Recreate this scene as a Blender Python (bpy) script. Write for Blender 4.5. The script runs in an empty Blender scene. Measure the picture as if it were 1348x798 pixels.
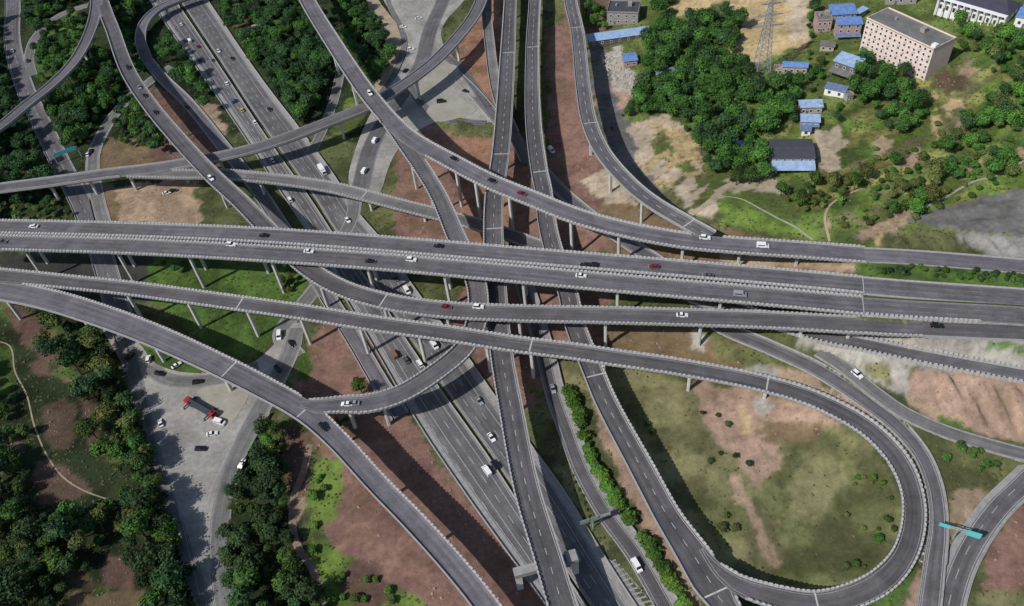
import bpy, math, random
import numpy as np
from mathutils import Vector
random.seed(7); np.random.seed(7)
SC = bpy.context.scene
COL = SC.collection

# ---------------------------------------------------------------- camera
F, CX, CY, CAMH = 1100.0, 674.0, 399.0, 270.0
_nd = np.array([126.0 / F, 1051.0 / F, 1.0]); _nd /= np.linalg.norm(_nd)
_up = -_nd
_fg = np.array([0, 0, 1.0]) - _up * _up[2]; _fg /= np.linalg.norm(_fg)
_rt = np.cross(_fg, _up)
if _rt[0] < 0: _rt = -_rt
RW = np.array([_rt, _fg, _up])                     # rows: world axes in (right, down, forward)
def at(px, py, z=0.0):
    d = RW @ np.array([(px - CX) / F, (py - CY) / F, 1.0])
    t = (z - CAMH) / d[2]
    return (d[0] * t, d[1] * t, z)
def topx(x, y, z):
    c = RW.T @ np.array([x, y, z - CAMH])
    return c[0] / c[2] * F + CX, c[1] / c[2] * F + CY
def topx_np(P):
    c = (P - np.array([0, 0, CAMH])) @ RW
    return c[:, 0] / c[:, 2] * F + CX, c[:, 1] / c[:, 2] * F + CY
cd = bpy.data.cameras.new('camera'); cam = bpy.data.objects.new('camera', cd); COL.objects.link(cam)
cd.sensor_width = 36.0; cd.lens = 36.0 * F / 1348.0; cd.clip_start = 1.0; cd.clip_end = 9000.0
from mathutils import Matrix
cr = RW @ np.array([1, 0, 0]); cu = RW @ np.array([0, -1, 0]); cb = RW @ np.array([0, 0, -1])
cam.matrix_world = Matrix(((cr[0], cu[0], cb[0], 0), (cr[1], cu[1], cb[1], 0), (cr[2], cu[2], cb[2], CAMH), (0, 0, 0, 1)))
SC.camera = cam

# ---------------------------------------------------------------- light
SUN_EL, SUN_AZ = 44.5, 211.5                      # azimuth counter-clockwise from +X, where the sun stands
w = bpy.data.worlds.new("World"); SC.world = w; w.use_nodes = True
nt = w.node_tree; bg = nt.nodes['Background']
sky = nt.nodes.new('ShaderNodeTexSky'); sky.sky_type = 'NISHITA'; sky.sun_disc = False
sky.sun_elevation = math.radians(SUN_EL); sky.sun_rotation = math.radians(90 - SUN_AZ)
nt.links.new(sky.outputs[0], bg.inputs[0]); bg.inputs[1].default_value = 0.10
sl = bpy.data.lights.new('sun', 'SUN'); sl.energy = 4.0; sl.angle = math.radians(0.5); sl.color = (1.0, 0.975, 0.94)
sun = bpy.data.objects.new('sun', sl); COL.objects.link(sun)
e, a = math.radians(SUN_EL), math.radians(SUN_AZ)
sd = Vector((math.cos(e) * math.cos(a), math.cos(e) * math.sin(a), math.sin(e)))
sun.rotation_euler = sd.to_track_quat('Z', 'Y').to_euler()
SC.view_settings.view_transform = 'Standard'; SC.view_settings.look = 'None'
SC.view_settings.exposure = 0.02; SC.view_settings.gamma = 1.0

# ---------------------------------------------------------------- materials
def mat(name, col, rough=0.85, var=0.25, scale=0.4, bump=0.0, col2=None, metal=0.0, spec=0.3, fine=0.0, stretch=None):
    m = bpy.data.materials.new(name); m.use_nodes = True; n = m.node_tree; b = n.nodes['Principled BSDF']
    b.inputs['Roughness'].default_value = rough; b.inputs['Metallic'].default_value = metal
    b.inputs['Specular IOR Level'].default_value = spec
    if var <= 0 and col2 is None:
        b.inputs['Base Color'].default_value = (*col, 1); return m
    tc = n.nodes.new('ShaderNodeTexCoord'); src = tc.outputs['Object']
    ns = n.nodes.new('ShaderNodeTexNoise'); ns.inputs['Scale'].default_value = scale; ns.inputs['Detail'].default_value = 6
    ns.inputs['Roughness'].default_value = 0.65
    n.links.new(src, ns.inputs['Vector'])
    r = n.nodes.new('ShaderNodeValToRGB'); r.color_ramp.elements[0].position = 0.32; r.color_ramp.elements[1].position = 0.68
    c2 = col2 or tuple(min(1, c * (1 + var)) for c in col)
    c1 = col if col2 else tuple(c * (1 - var) for c in col)
    r.color_ramp.elements[0].color = (*c1, 1); r.color_ramp.elements[1].color = (*c2, 1)
    n.links.new(ns.outputs['Fac'], r.inputs['Fac'])
    out = r.outputs['Color']
    if fine > 0:
        n2 = n.nodes.new('ShaderNodeTexNoise'); n2.inputs['Scale'].default_value = scale * 9; n2.inputs['Detail'].default_value = 4
        n.links.new(src, n2.inputs['Vector'])
        mr = n.nodes.new('ShaderNodeMapRange'); mr.inputs['From Min'].default_value = .3; mr.inputs['From Max'].default_value = .7
        mr.inputs['To Min'].default_value = 1 - fine; mr.inputs['To Max'].default_value = 1 + fine
        n.links.new(n2.outputs['Fac'], mr.inputs['Value'])
        mx = n.nodes.new('ShaderNodeVectorMath'); mx.operation = 'SCALE'
        n.links.new(out, mx.inputs[0]); n.links.new(mr.outputs[0], mx.inputs['Scale']); out = mx.outputs[0]
    n.links.new(out, b.inputs['Base Color'])
    if bump > 0:
        bp = n.nodes.new('ShaderNodeBump'); bp.inputs['Strength'].default_value = bump; bp.inputs['Distance'].default_value = 0.5
        n.links.new(ns.outputs['Fac'], bp.inputs['Height']); n.links.new(bp.outputs[0], b.inputs['Normal'])
    return m

def asphalt_mat(name, col, tyre=0.18, lanes=(), dash=(3.5, 5.5), edges=None, strength=.6, solid=()):
    """asphalt with along-road tyre wear and painted lines. UV road = metres across, along; UV lane = share of the width, width / 100"""
    m = bpy.data.materials.new(name); m.use_nodes = True; n = m.node_tree; b = n.nodes['Principled BSDF']
    b.inputs['Roughness'].default_value = 0.9; b.inputs['Specular IOR Level'].default_value = 0.25
    uv = n.nodes.new('ShaderNodeUVMap'); uv.uv_map = 'road'
    mp = n.nodes.new('ShaderNodeMapping'); mp.inputs['Scale'].default_value = (0.75, 0.02, 1); n.links.new(uv.outputs[0], mp.inputs[0])
    s = n.nodes.new('ShaderNodeTexNoise'); s.inputs['Scale'].default_value = 1.0; s.inputs['Detail'].default_value = 5; n.links.new(mp.outputs[0], s.inputs['Vector'])
    tc = n.nodes.new('ShaderNodeTexCoord')
    g = n.nodes.new('ShaderNodeTexNoise'); g.inputs['Scale'].default_value = 0.12; g.inputs['Detail'].default_value = 8; g.inputs['Roughness'].default_value = .7
    n.links.new(tc.outputs['Object'], g.inputs['Vector'])
    mp2 = n.nodes.new('ShaderNodeMapping'); mp2.inputs['Scale'].default_value = (0.03, 0.045, 1); n.links.new(uv.outputs[0], mp2.inputs[0])
    vo = n.nodes.new('ShaderNodeTexVoronoi'); vo.inputs['Scale'].default_value = 1.0; vo.distance = 'CHEBYCHEV'; n.links.new(mp2.outputs[0], vo.inputs['Vector'])
    fi = n.nodes.new('ShaderNodeTexNoise'); fi.inputs['Scale'].default_value = 1.1; fi.inputs['Detail'].default_value = 5; fi.inputs['Roughness'].default_value = .7
    n.links.new(tc.outputs['Object'], fi.inputs['Vector'])
    def rng(o, lo, hi, a=.3, z=.7):
        r = n.nodes.new('ShaderNodeMapRange'); r.inputs['From Min'].default_value = a; r.inputs['From Max'].default_value = z
        r.inputs['To Min'].default_value = lo; r.inputs['To Max'].default_value = hi; n.links.new(o, r.inputs['Value']); return r.outputs[0]
    def ma(op, p, q=None):
        r = n.nodes.new('ShaderNodeMath'); r.operation = op
        for k, v in enumerate((p, q)):
            if v is None: continue
            if isinstance(v, (int, float)): r.inputs[k].default_value = v
            else: n.links.new(v, r.inputs[k])
        return r.outputs[0]
    sep = n.nodes.new('ShaderNodeSeparateColor'); n.links.new(vo.outputs['Color'], sep.inputs[0])
    f = ma('MULTIPLY', ma('MULTIPLY', rng(s.outputs['Fac'], 1 - tyre, 1 + tyre), rng(g.outputs['Fac'], .72, 1.28)), rng(sep.outputs[0], .84, 1.14, 0, 1))
    f = ma('MULTIPLY', f, rng(fi.outputs['Fac'], .86, 1.14))
    vm = n.nodes.new('ShaderNodeVectorMath'); vm.operation = 'SCALE'; vm.inputs[0].default_value = col
    n.links.new(f, vm.inputs['Scale']); out = vm.outputs[0]
    if lanes or edges or solid:
        sx = n.nodes.new('ShaderNodeSeparateXYZ'); n.links.new(uv.outputs[0], sx.inputs[0])
        u2 = n.nodes.new('ShaderNodeUVMap'); u2.uv_map = 'lane'; s2 = n.nodes.new('ShaderNodeSeparateXYZ'); n.links.new(u2.outputs[0], s2.inputs[0])
        W = ma('MULTIPLY', s2.outputs[1], 100.0); tot = None
        on = ma('LESS_THAN', ma('MODULO', sx.outputs[1], float(sum(dash))), float(dash[0]))
        for k, q in enumerate(list(lanes) + list(solid)):
            d = ma('LESS_THAN', ma('ABSOLUTE', ma('MULTIPLY', ma('SUBTRACT', s2.outputs[0], float(q)), W)), .13)
            if k < len(lanes): d = ma('MULTIPLY', d, on)
            tot = d if tot is None else ma('MAXIMUM', tot, d)
        if edges:
            for sg, eo in ((1, edges[0]), (-1, edges[1])):
                if eo is None: continue
                dd = ma('SUBTRACT', ma('MULTIPLY', s2.outputs[0], W), ma('MULTIPLY', ma('SUBTRACT', ma('MULTIPLY', W, .5), float(eo)), float(sg)))
                d = ma('LESS_THAN', ma('ABSOLUTE', dd), .12); tot = d if tot is None else ma('MAXIMUM', tot, d)
        wear = ma('MULTIPLY', tot, rng(fi.outputs['Fac'], strength * .55, strength))
        mx = n.nodes.new('ShaderNodeMix'); mx.data_type = 'RGBA'; n.links.new(wear, mx.inputs['Factor']); n.links.new(out, mx.inputs[6]); mx.inputs[7].default_value = (.62, .61, .59, 1); out = mx.outputs[2]
    n.links.new(out, b.inputs['Base Color'])
    return m
ASPH = dict(asphalt_mid=(.115, .111, .114), asphalt=(.114, .108, .114), asphalt_dark=(.094, .088, .092), asphalt_pale=(.15, .145, .14), asphalt_violet=(.130, .120, .131))
_am = {}
def asphm(kind, lanes=(), dash=(3.5, 5.5), edges=None, strength=.6, solid=()):
    k = (kind, tuple(lanes), dash, edges, strength, tuple(solid))
    if k not in _am: _am[k] = asphalt_mat('road_' + kind, ASPH[kind], .27, lanes, dash, edges, strength, solid)
    return _am[k]

M = dict(
    asphalt_plaza=mat('asphalt_plaza', (.275, .26, .235), var=.30, scale=.06, fine=.16),
    concrete=mat('concrete', (.27, .26, .25), var=.2, scale=.5, fine=.12),
    concrete_dark=mat('concrete_dark', (.20, .195, .19), var=.25, scale=.4, fine=.12),
    parapet=mat('parapet', (.30, .29, .285), var=.18, scale=.8, fine=.1),
    planter=mat('planter', (.40, .39, .38), var=.2, scale=.9),
    planter_dim=mat('planter_dim', (.35, .34, .335), var=.2, scale=.9),
    planter_plant=mat('planter_plant', (.05, .07, .03), var=.4, scale=1.5),
    paint=mat('paint', (.62, .62, .6), var=.25, scale=1.2),
    pier=mat('pier', (.50, .49, .46), var=.15, scale=.3, fine=.1),
    joint=mat('joint', (.42, .41, .39), var=.15),
    kerb=mat('kerb', (.36, .35, .32), var=.15),
    tan=mat('tan', (.33, .26, .18), var=.2, scale=.2, fine=.1),
    island=mat('island', (.30, .28, .23), var=.15, scale=.1, fine=.08),
    rubble=mat('rubble', (.30, .25, .20), col2=(.48, .44, .38), scale=.6),
    redwall=mat('retaining_stone', (.22, .16, .12), var=.3, scale=.5, fine=.2),
    glass=mat('glass', (.015, .018, .022), rough=.12, var=0, spec=.6),
    glass_win=mat('window_glass', (.05, .045, .045), rough=.2, var=0, spec=.5),
    tyre=mat('tyre', (.012, .012, .012), var=0),
    c_white=mat('car_white', (.74, .74, .73), rough=.3, var=0, spec=.5),
    c_black=mat('car_black', (.012, .012, .014), rough=.25, var=0, spec=.5),
    c_grey=mat('car_grey', (.09, .09, .10), rough=.3, var=0, spec=.5),
    c_silver=mat('car_silver', (.36, .37, .38), rough=.3, var=0, metal=.3),
    c_red=mat('car_red', (.20, .015, .03), rough=.3, var=0, spec=.5),
    c_blue=mat('car_blue', (.05, .10, .22), rough=.3, var=0, spec=.5),
    c_yellow=mat('car_yellow', (.45, .36, .12), rough=.35, var=0),
    c_orange=mat('car_orange', (.20, .11, .07), rough=.5, var=.1),
    lamp_w=mat('lamp_lens', (.7, .7, .68), rough=.2, var=0), lamp_r=mat('lamp_red', (.4, .02, .02), rough=.2, var=0),
    blue_roof=mat('blue_roof', (.085, .17, .38), col2=(.17, .27, .50), rough=.5, scale=.5, fine=.22),
    blue_pale=mat('blue_roof_pale', (.19, .29, .47), col2=(.36, .46, .60), rough=.5, scale=.5, fine=.22),
    blue_dull=mat('blue_roof_dull', (.09, .14, .26), col2=(.18, .23, .33), rough=.5, scale=.5, fine=.22),
    grey_roof=mat('grey_roof', (.15, .145, .135), var=.25, scale=.15, fine=.15),
    slate=mat('slate_roof', (.055, .058, .066), var=.15, scale=.3, fine=.1),
    violet_roof=mat('violet_roof', (.05, .048, .07), var=.15, scale=.3),
    wall_pink=mat('wall_pink', (.66, .53, .47), var=.12, scale=.5, fine=.06),
    wall_rose=mat('wall_rose', (.36, .25, .23), var=.15, scale=.5),
    wall_grey=mat('wall_grey', (.28, .26, .25), var=.15, scale=.4),
    wall_dark=mat('wall_dark', (.12, .11, .105), var=.15, scale=.4),
    wall_white=mat('wall_white', (.72, .72, .71), var=.08, scale=.5),
    wall_tan=mat('wall_tan', (.40, .33, .27), var=.15, scale=.4),
    steel=mat('steel', (.34, .36, .37), rough=.5, metal=.4, var=.1),
    teal=mat('teal_board', (.10, .50, .48), rough=.45, var=.08, scale=.8),
    green_frame=mat('green_frame', (.25, .30, .26), rough=.6, var=.15),
    purple=mat('purple_board', (.055, .035, .11), rough=.5, var=.1),
    crane_red=mat('crane_red', (.36, .03, .035), rough=.4, var=.1),
    bed=mat('truck_bed', (.05, .055, .07), rough=.6, var=.2),
    bark=mat('bark', (.09, .065, .045), var=.25, scale=2),
)
def leaf_mat(name, c1, c2, s=.25):
    m = mat(name, c1, col2=c2, rough=.7, scale=s, spec=.15, fine=.25)
    n = m.node_tree; b = n.nodes['Principled BSDF']; src = b.inputs['Base Color'].links[0].from_socket
    oi = n.nodes.new('ShaderNodeObjectInfo'); ge = n.nodes.new('ShaderNodeNewGeometry'); ns = n.nodes.new('ShaderNodeTexNoise'); ns.inputs['Scale'].default_value = .09; ns.inputs['Detail'].default_value = 2; n.links.new(ge.outputs['Position'], ns.inputs['Vector'])
    r1 = n.nodes.new('ShaderNodeMapRange'); r1.inputs['To Min'].default_value = .78; r1.inputs['To Max'].default_value = 1.25; n.links.new(oi.outputs['Random'], r1.inputs['Value'])
    r2 = n.nodes.new('ShaderNodeMapRange'); r2.inputs['From Min'].default_value = .35; r2.inputs['From Max'].default_value = .65; r2.inputs['To Min'].default_value = .62; r2.inputs['To Max'].default_value = 1.4; n.links.new(ns.outputs['Fac'], r2.inputs['Value'])
    mm = n.nodes.new('ShaderNodeMath'); mm.operation = 'MULTIPLY'; n.links.new(r1.outputs[0], mm.inputs[0]); n.links.new(r2.outputs[0], mm.inputs[1])
    v = n.nodes.new('ShaderNodeVectorMath'); v.operation = 'SCALE'; n.links.new(src, v.inputs[0]); n.links.new(mm.outputs[0], v.inputs['Scale'])
    hs = n.nodes.new('ShaderNodeHueSaturation'); r3 = n.nodes.new('ShaderNodeMapRange'); r3.inputs['To Min'].default_value = .47; r3.inputs['To Max'].default_value = .52; n.links.new(oi.outputs['Random'], r3.inputs['Value']); n.links.new(r3.outputs[0], hs.inputs['Hue'])
    n.links.new(v.outputs[0], hs.inputs['Color']); n.links.new(hs.outputs[0], b.inputs['Base Color'])
    return m
M['leaf_dark'] = leaf_mat('leaf_dark', (.018, .042, .016), (.045, .082, .026), .12)
M['leaf_mid'] = leaf_mat('leaf_mid', (.028, .068, .014), (.072, .136, .025), .12)
M['leaf_bright'] = leaf_mat('leaf_bright', (.045, .10, .015), (.095, .19, .03))
M['leaf_olive'] = leaf_mat('leaf_olive', (.055, .075, .022), (.12, .14, .04), .12)

# ---------------------------------------------------------------- mesh helpers
class MB:
    def __init__(s): s.v = []; s.f = []; s.m = []; s.uv = []; s.uv2 = []
    def quad(s, a, b, c, d, mi=0, uv=None):
        k = len(s.v); s.v += [tuple(a), tuple(b), tuple(c), tuple(d)]; s.f.append((k, k + 1, k + 2, k + 3)); s.m.append(mi); s.uv += list(uv) if uv else [(0, 0)] * 4
    def tri(s, a, b, c, mi=0):
        k = len(s.v); s.v += [tuple(a), tuple(b), tuple(c)]; s.f.append((k, k + 1, k + 2)); s.m.append(mi); s.uv += [(0, 0)] * 3
    def poly(s, pts, mi=0):
        k = len(s.v); s.v += [tuple(p) for p in pts]; s.f.append(tuple(range(k, k + len(pts)))); s.m.append(mi); s.uv += [(0, 0)] * len(pts)
    def hexa(s, P, mi=0, bottom=True):               # 8 points: bottom ring ccw then top ring ccw
        k = len(s.v); s.v += [tuple(p) for p in P]
        fs = [(4, 5, 6, 7), (0, 1, 5, 4), (1, 2, 6, 5), (2, 3, 7, 6), (3, 0, 4, 7)]
        if bottom: fs.append((3, 2, 1, 0))
        for q in fs: s.f.append(tuple(k + i for i in q)); s.m.append(mi); s.uv += [(0, 0)] * 4
    def box(s, x0, x1, y0, y1, z0, z1, mi=0, T=None):
        P = [(x0, y0, z0), (x1, y0, z0), (x1, y1, z0), (x0, y1, z0), (x0, y0, z1), (x1, y0, z1), (x1, y1, z1), (x0, y1, z1)]
        if T: P = [T(p) for p in P]
        s.hexa(P, mi)
    def bar(s, a, b, r, n=6, r2=None, mi=0):
        a = Vector(a); b = Vector(b); r2 = r if r2 is None else r2
        d = (b - a).normalized(); u = d.orthogonal().normalized(); v = d.cross(u)
        k = len(s.v)
        for p, rr in ((a, r), (b, r2)):
            for i in range(n):
                t = 2 * math.pi * i / n; s.v.append(tuple(p + u * rr * math.cos(t) + v * rr * math.sin(t)))
        for i in range(n):
            j = (i + 1) % n; s.f.append((k + i, k + j, k + n + j, k + n + i)); s.m.append(mi); s.uv += [(0, 0)] * 4
        s.f.append(tuple(k + i for i in reversed(range(n)))); s.m.append(mi); s.uv += [(0, 0)] * n
        s.f.append(tuple(k + n + i for i in range(n))); s.m.append(mi); s.uv += [(0, 0)] * n
    def build(s, name, mats, parent=None, uv=False, smooth=False):
        if not isinstance(mats, (list, tuple)): mats = [mats]
        me = bpy.data.meshes.new(name); me.from_pydata(s.v, [], s.f)
        for m in mats: me.materials.append(m)
        if any(s.m): me.polygons.foreach_set('material_index', s.m)
        if uv:
            U_ = np.array(s.uv, dtype=np.float32).reshape(-1, 2); l = me.uv_layers.new(name='road'); l.data.foreach_set('uv', U_.ravel())
            if s.uv2:
                V_ = np.array(s.uv2, dtype=np.float32); l2 = me.uv_layers.new(name='lane'); l2.data.foreach_set('uv', V_.ravel())
        if smooth: me.polygons.foreach_set('use_smooth', [True] * len(me.polygons))
        me.update(); o = bpy.data.objects.new(name, me); COL.objects.link(o)
        if parent: o.parent = parent
        return o
def thing(name, label, cat, loc=(0, 0, 0), rz=0, group=None):
    o = bpy.data.objects.new(name, None); COL.objects.link(o); o.location = loc; o.rotation_euler = (0, 0, rz)
    o.empty_display_size = .5; o['label'] = label; o['category'] = cat
    if group: o['group'] = group
    return o
def tag(o, label=None, cat=None, group=None, kind=None):
    if label: o['label'] = label
    if cat: o['category'] = cat
    if group: o['group'] = group
    if kind: o['kind'] = kind
    return o
KIDS = {}
def copy_tree(root, loc, rz=0, sc=1.0, label=None):
    kids = KIDS.get(root.name)
    if kids is None:
        kids = [(c, list(c.children)) for c in root.children]; KIDS[root.name] = kids
    r = root.copy(); COL.objects.link(r); r.location = loc; r.rotation_euler = (0, 0, rz)
    r.scale = (sc, sc, sc) if not isinstance(sc, tuple) else sc
    if label: r['label'] = label
    for c, g in kids:
        d = c.copy(); COL.objects.link(d); d.parent = r
        for q in g:
            h = q.copy(); COL.objects.link(h); h.parent = d
    return r

# ---------------------------------------------------------------- noise in numpy
def vnoise(x, y, seed=0):
    xi = np.floor(x).astype(np.int64); yi = np.floor(y).astype(np.int64); fx = x - xi; fy = y - yi
    fx = fx * fx * (3 - 2 * fx); fy = fy * fy * (3 - 2 * fy)
    def h(i, j):
        n = (i * 374761393 + j * 668265263 + seed * 1274126177) & 0xffffffff
        n = ((n ^ (n >> 13)) * 1274126177) & 0xffffffff
        return ((n ^ (n >> 16)) & 0xffff) / 65535.0
    return (h(xi, yi) * (1 - fx) + h(xi + 1, yi) * fx) * (1 - fy) + (h(xi, yi + 1) * (1 - fx) + h(xi + 1, yi + 1) * fx) * fy
def fbm(x, y, seed=0, oct=4):
    s = 0; a = .5; t = 0
    for k in range(oct): s = s + a * vnoise(x * 2 ** k, y * 2 ** k, seed + k * 17); t += a; a *= .55
    return s / t
def inpoly(px, py, poly):
    res = np.zeros(px.shape, bool); n = len(poly)
    for i in range(n):
        x0, y0 = poly[i]; x1, y1 = poly[(i + 1) % n]
        if y0 == y1: continue
        c = ((y0 > py) != (y1 > py)) & (px < (x1 - x0) * (py - y0) / (y1 - y0) + x0)
        res ^= c
    return res
def inside(x, y, poly): return bool(inpoly(np.array([x], float), np.array([y], float), poly)[0])

# ---------------------------------------------------------------- road centre lines
def catmull(P, step=2.5):
    P = np.array(P, float); n = len(P)
    if n == 2:
        L = np.linalg.norm(P[1][:2] - P[0][:2]); k = max(2, int(L / step)); t = np.linspace(0, 1, k)[:, None]; return P[0] * (1 - t) + P[1] * t
    Q = np.vstack([2 * P[0] - P[1], P, 2 * P[-1] - P[-2]]); out = []
    for i in range(1, n):
        p0, p1, p2, p3 = Q[i - 1], Q[i], Q[i + 1], Q[i + 2]
        def kt(a, b): return max(1e-3, np.linalg.norm((b - a)[:2])) ** .5
        t0 = 0; t1 = t0 + kt(p0, p1); t2 = t1 + kt(p1, p2); t3 = t2 + kt(p2, p3)
        k = max(1, int(np.linalg.norm((p2 - p1)[:2]) / step)); tt = np.linspace(t1, t2, k, endpoint=False)[:, None]
        A1 = (t1 - tt) / (t1 - t0) * p0 + (tt - t0) / (t1 - t0) * p1
        A2 = (t2 - tt) / (t2 - t1) * p1 + (tt - t1) / (t2 - t1) * p2
        A3 = (t3 - tt) / (t3 - t2) * p2 + (tt - t2) / (t3 - t2) * p3
        B1 = (t2 - tt) / (t2 - t0) * A1 + (tt - t0) / (t2 - t0) * A2
        B2 = (t3 - tt) / (t3 - t1) * A2 + (tt - t1) / (t3 - t1) * A3
        out.append((t2 - tt) / (t2 - t1) * B1 + (tt - t1) / (t2 - t1) * B2)
    out.append(P[-1][None]); return np.vstack(out)
ROADS = {}
class Road:
    def __init__(s, key, S, elevated, dz=0.0):
        s.key = key; s.S = S; s.el = elevated
        s.S[:, 2] += dz
        d = np.gradient(S[:, :2], axis=0)
        for _ in range(2):
            if len(d) > 4: d[1:-1] = (d[:-2] + d[1:-1] + d[2:]) / 3
        d /= np.linalg.norm(d, axis=1)[:, None] + 1e-9; s.T = d; s.N = np.stack([-d[:, 1], d[:, 0]], 1)
        s.L = np.concatenate([[0], np.cumsum(np.linalg.norm(np.diff(S[:, :2], axis=0), axis=1))])
        ROADS[key] = s
    def near(s, x, y):
        q = (s.S[:, 0] - x) ** 2 + (s.S[:, 1] - y) ** 2; i = int(np.argmin(q)); return i, math.sqrt(q[i])
    def off(s, i, o, z=0): return (s.S[i, 0] + s.N[i, 0] * o, s.S[i, 1] + s.N[i, 1] * o, s.S[i, 2] + z)
    def interp(s, l, o=0.0, z=0.0):
        r = [np.interp(l, s.L, s.S[:, k]) for k in range(4)]
        nx = np.interp(l, s.L, s.N[:, 0]); ny = np.interp(l, s.L, s.N[:, 1]); h = math.hypot(nx, ny) + 1e-9
        return (r[0] + nx / h * o, r[1] + ny / h * o, r[2] + z), r[3]
def R(key, pts, elevated=True, w=9.0, dz=0.0):
    P = []
    for p in pts:
        x, y, z = at(p[0], p[1], p[2]); P.append((x, y, z, p[3] if len(p) > 3 else w))
    return Road(key, catmull(P), elevated, dz)
def RE(key, Lp, Rp, elevated=False, z=0.0, dz=0.0):
    def res(Q):
        W = catmull([(*at(a, b, z), 0) for a, b in Q], 2.5)[:, :3]
        l = np.concatenate([[0], np.cumsum(np.linalg.norm(np.diff(W[:, :2], axis=0), axis=1))]); l /= l[-1]
        t = np.linspace(0, 1, 160); return np.stack([np.interp(t, l, W[:, k]) for k in range(3)], 1)
    A, B = res(Lp), res(Rp); C = (A + B) / 2; W = np.linalg.norm((A - B)[:, :2], axis=1)
    T = np.gradient(C[:, :2], axis=0); T /= np.linalg.norm(T, axis=1)[:, None]
    V = (A - B)[:, :2]; W = np.abs(V[:, 0] * -T[:, 1] + V[:, 1] * T[:, 0])
    k = 9; W = np.convolve(np.pad(W, k // 2, mode='edge'), np.ones(k) / k, 'valid')
    return Road(key, np.column_stack([C, W]), elevated, dz)

# elevated decks (photo pixel x, y, height in metres, width in metres)
R('A1', [(-60, 299, 24), (0, 299, 24), (170, 303, 24), (340, 310, 24), (510, 322, 24), (680, 336.5, 24), (845, 350, 24), (1010, 364, 24), (1137, 376, 24)], w=9.4)
R('A2', [(-60, 319, 24), (0, 320, 24), (170, 325, 24), (340, 334, 24), (510, 346, 24), (680, 361.5, 24), (845, 376.5, 24), (1010, 391, 24), (1137, 403, 24)], w=9.8, dz=.01)
R('B', [(385, -40, 25), (404, 0, 25.5), (435, 51, 26), (485, 125, 26.5), (520, 165, 26.5), (543, 184, 26.5), (594, 213, 26.5), (646, 240, 26.5), (700, 262, 26), (758, 285, 26), (815, 301, 25.5), (900, 317, 25), (960, 323, 24.8), (1060, 330, 24.4), (1140, 336, 24)], w=9.6, dz=.02)
R('C', [(500, 145, 26.3, 7), (515, 165, 26, 7.5), (533, 190, 25, 8), (556, 223, 23, 8), (577, 258, 21, 8), (600, 311, 19, 8.5), (618, 350, 18, 8.5), (629, 385, 17, 8.5), (627, 425, 16.5, 8.5), (611, 459, 16, 8.5), (577, 489, 15.6, 8.5), (529, 519, 15.3, 8.5), (485, 532, 15.2, 8.5), (448, 533, 15.1, 7.6), (420, 535, 15.12, 6.6), (396, 531, 15.2, 4)], dz=.0)
R('I', [(127, -50, 17), (132, -8, 17), (140, 18, 17), (149, 41, 17), (169, 95, 17.5), (200, 142, 18), (237, 186, 18.5), (281, 233, 19), (318, 267, 19.4), (350, 300, 19.6), (403, 352, 20), (450, 380, 20.2), (511, 398, 20.5), (580, 408, 20.8), (675, 413, 21.2), (815, 416, 21.6), (1010, 422, 22.2), (1100, 427, 22.7), (1180, 431, 23.2), (1217, 432.5, 23.4)], w=8.6)
R('J', [(125, -30, 17, 8), (127, 10, 17, 8), (118, 44, 16.6), (98, 81, 16), (68, 112, 15.5), (34, 139, 15), (0, 167, 14.5), (-60, 205, 14)], w=7.6, dz=-.01)
R('K', [(-60, 256, 12), (0, 248, 12), (70, 239, 12), (140, 229, 12.2), (200, 222, 12.5), (250, 214, 12.8), (300, 204, 13), (344, 193, 13.2), (397, 175, 13.5), (440, 158, 13.7), (485, 140, 14), (519, 120, 14), (570, 83, 14.2), (611, 39, 14.5), (628, 14, 14.6), (640, -20, 15)], w=8.0)
R('K2', [(170, 229, 12.3, 6), (230, 230, 12, 7), (290, 230, 11.6, 7.6), (340, 234, 11.2), (391, 240, 10.6), (440, 248, 9.8), (485, 259, 8.8), (526, 270, 7.6), (570, 281, 6.2), (610, 291, 4.6), (655, 305, 2.6), (715, 326, 1.2)], w=7.6, dz=-.015)
R('V1', [(673, -40, 13, 8.2), (672, 0, 13, 8.2), (667, 100, 13), (659, 206, 13), (651, 260, 13), (650, 324, 13), (653, 378, 13), (660, 463, 13.2), (671, 528, 13.4), (694, 645, 13.7), (720, 730, 14), (741, 798, 14), (760, 850, 14)], w=9.2, dz=.005)
R('V2', [(704, -40, 12.5, 7.6), (704, 0, 12.5, 7.6), (701, 62, 12.5, 8), (702, 162, 12.5, 8.4), (710, 226, 12.5), (715, 250, 12.5), (720, 294, 12.3), (728, 328, 12.2), (747, 385, 12), (757, 429, 12), (780, 487, 12), (798, 530, 12), (842, 612, 11.8, 8.8), (880, 682, 11.5, 9.2), (902, 715, 11.3, 10.4), (920, 742, 11.2, 11.6), (936, 768, 11, 12), (951, 792, 11, 9.4), (975, 835, 11, 8), (990, 860, 11, 8)], w=8.4)
R('F', [(-60, 360, 20.5, 9), (5, 364, 20.5, 8.5), (90, 372, 20.5), (176, 381, 20.5), (250, 391, 20.4), (315, 400, 20.3), (400, 412, 20.2), (494, 427, 20), (590, 440, 19.8), (680, 454, 19.4), (760, 464, 18.6), (805, 471, 18), (900, 485, 16.4), (1010, 507, 14), (1076, 528, 12.6), (1143, 565, 11), (1182, 606, 10.2), (1200, 648, 10, 7.2), (1202, 690, 10, 7.2), (1189, 733, 10.1, 7.2), (1160, 766, 10.3), (1120, 786, 10.5), (1076, 795, 10.7), (1035, 790, 10.8), (1008, 783, 10.9, 7.4), (986, 776, 10.95, 7), (968, 768, 11, 6.4), (951, 755, 11.1, 5), (936, 739, 11.2, 3.4), (924, 722, 11.25, 2.4)], w=7.8, dz=.03)
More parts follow.
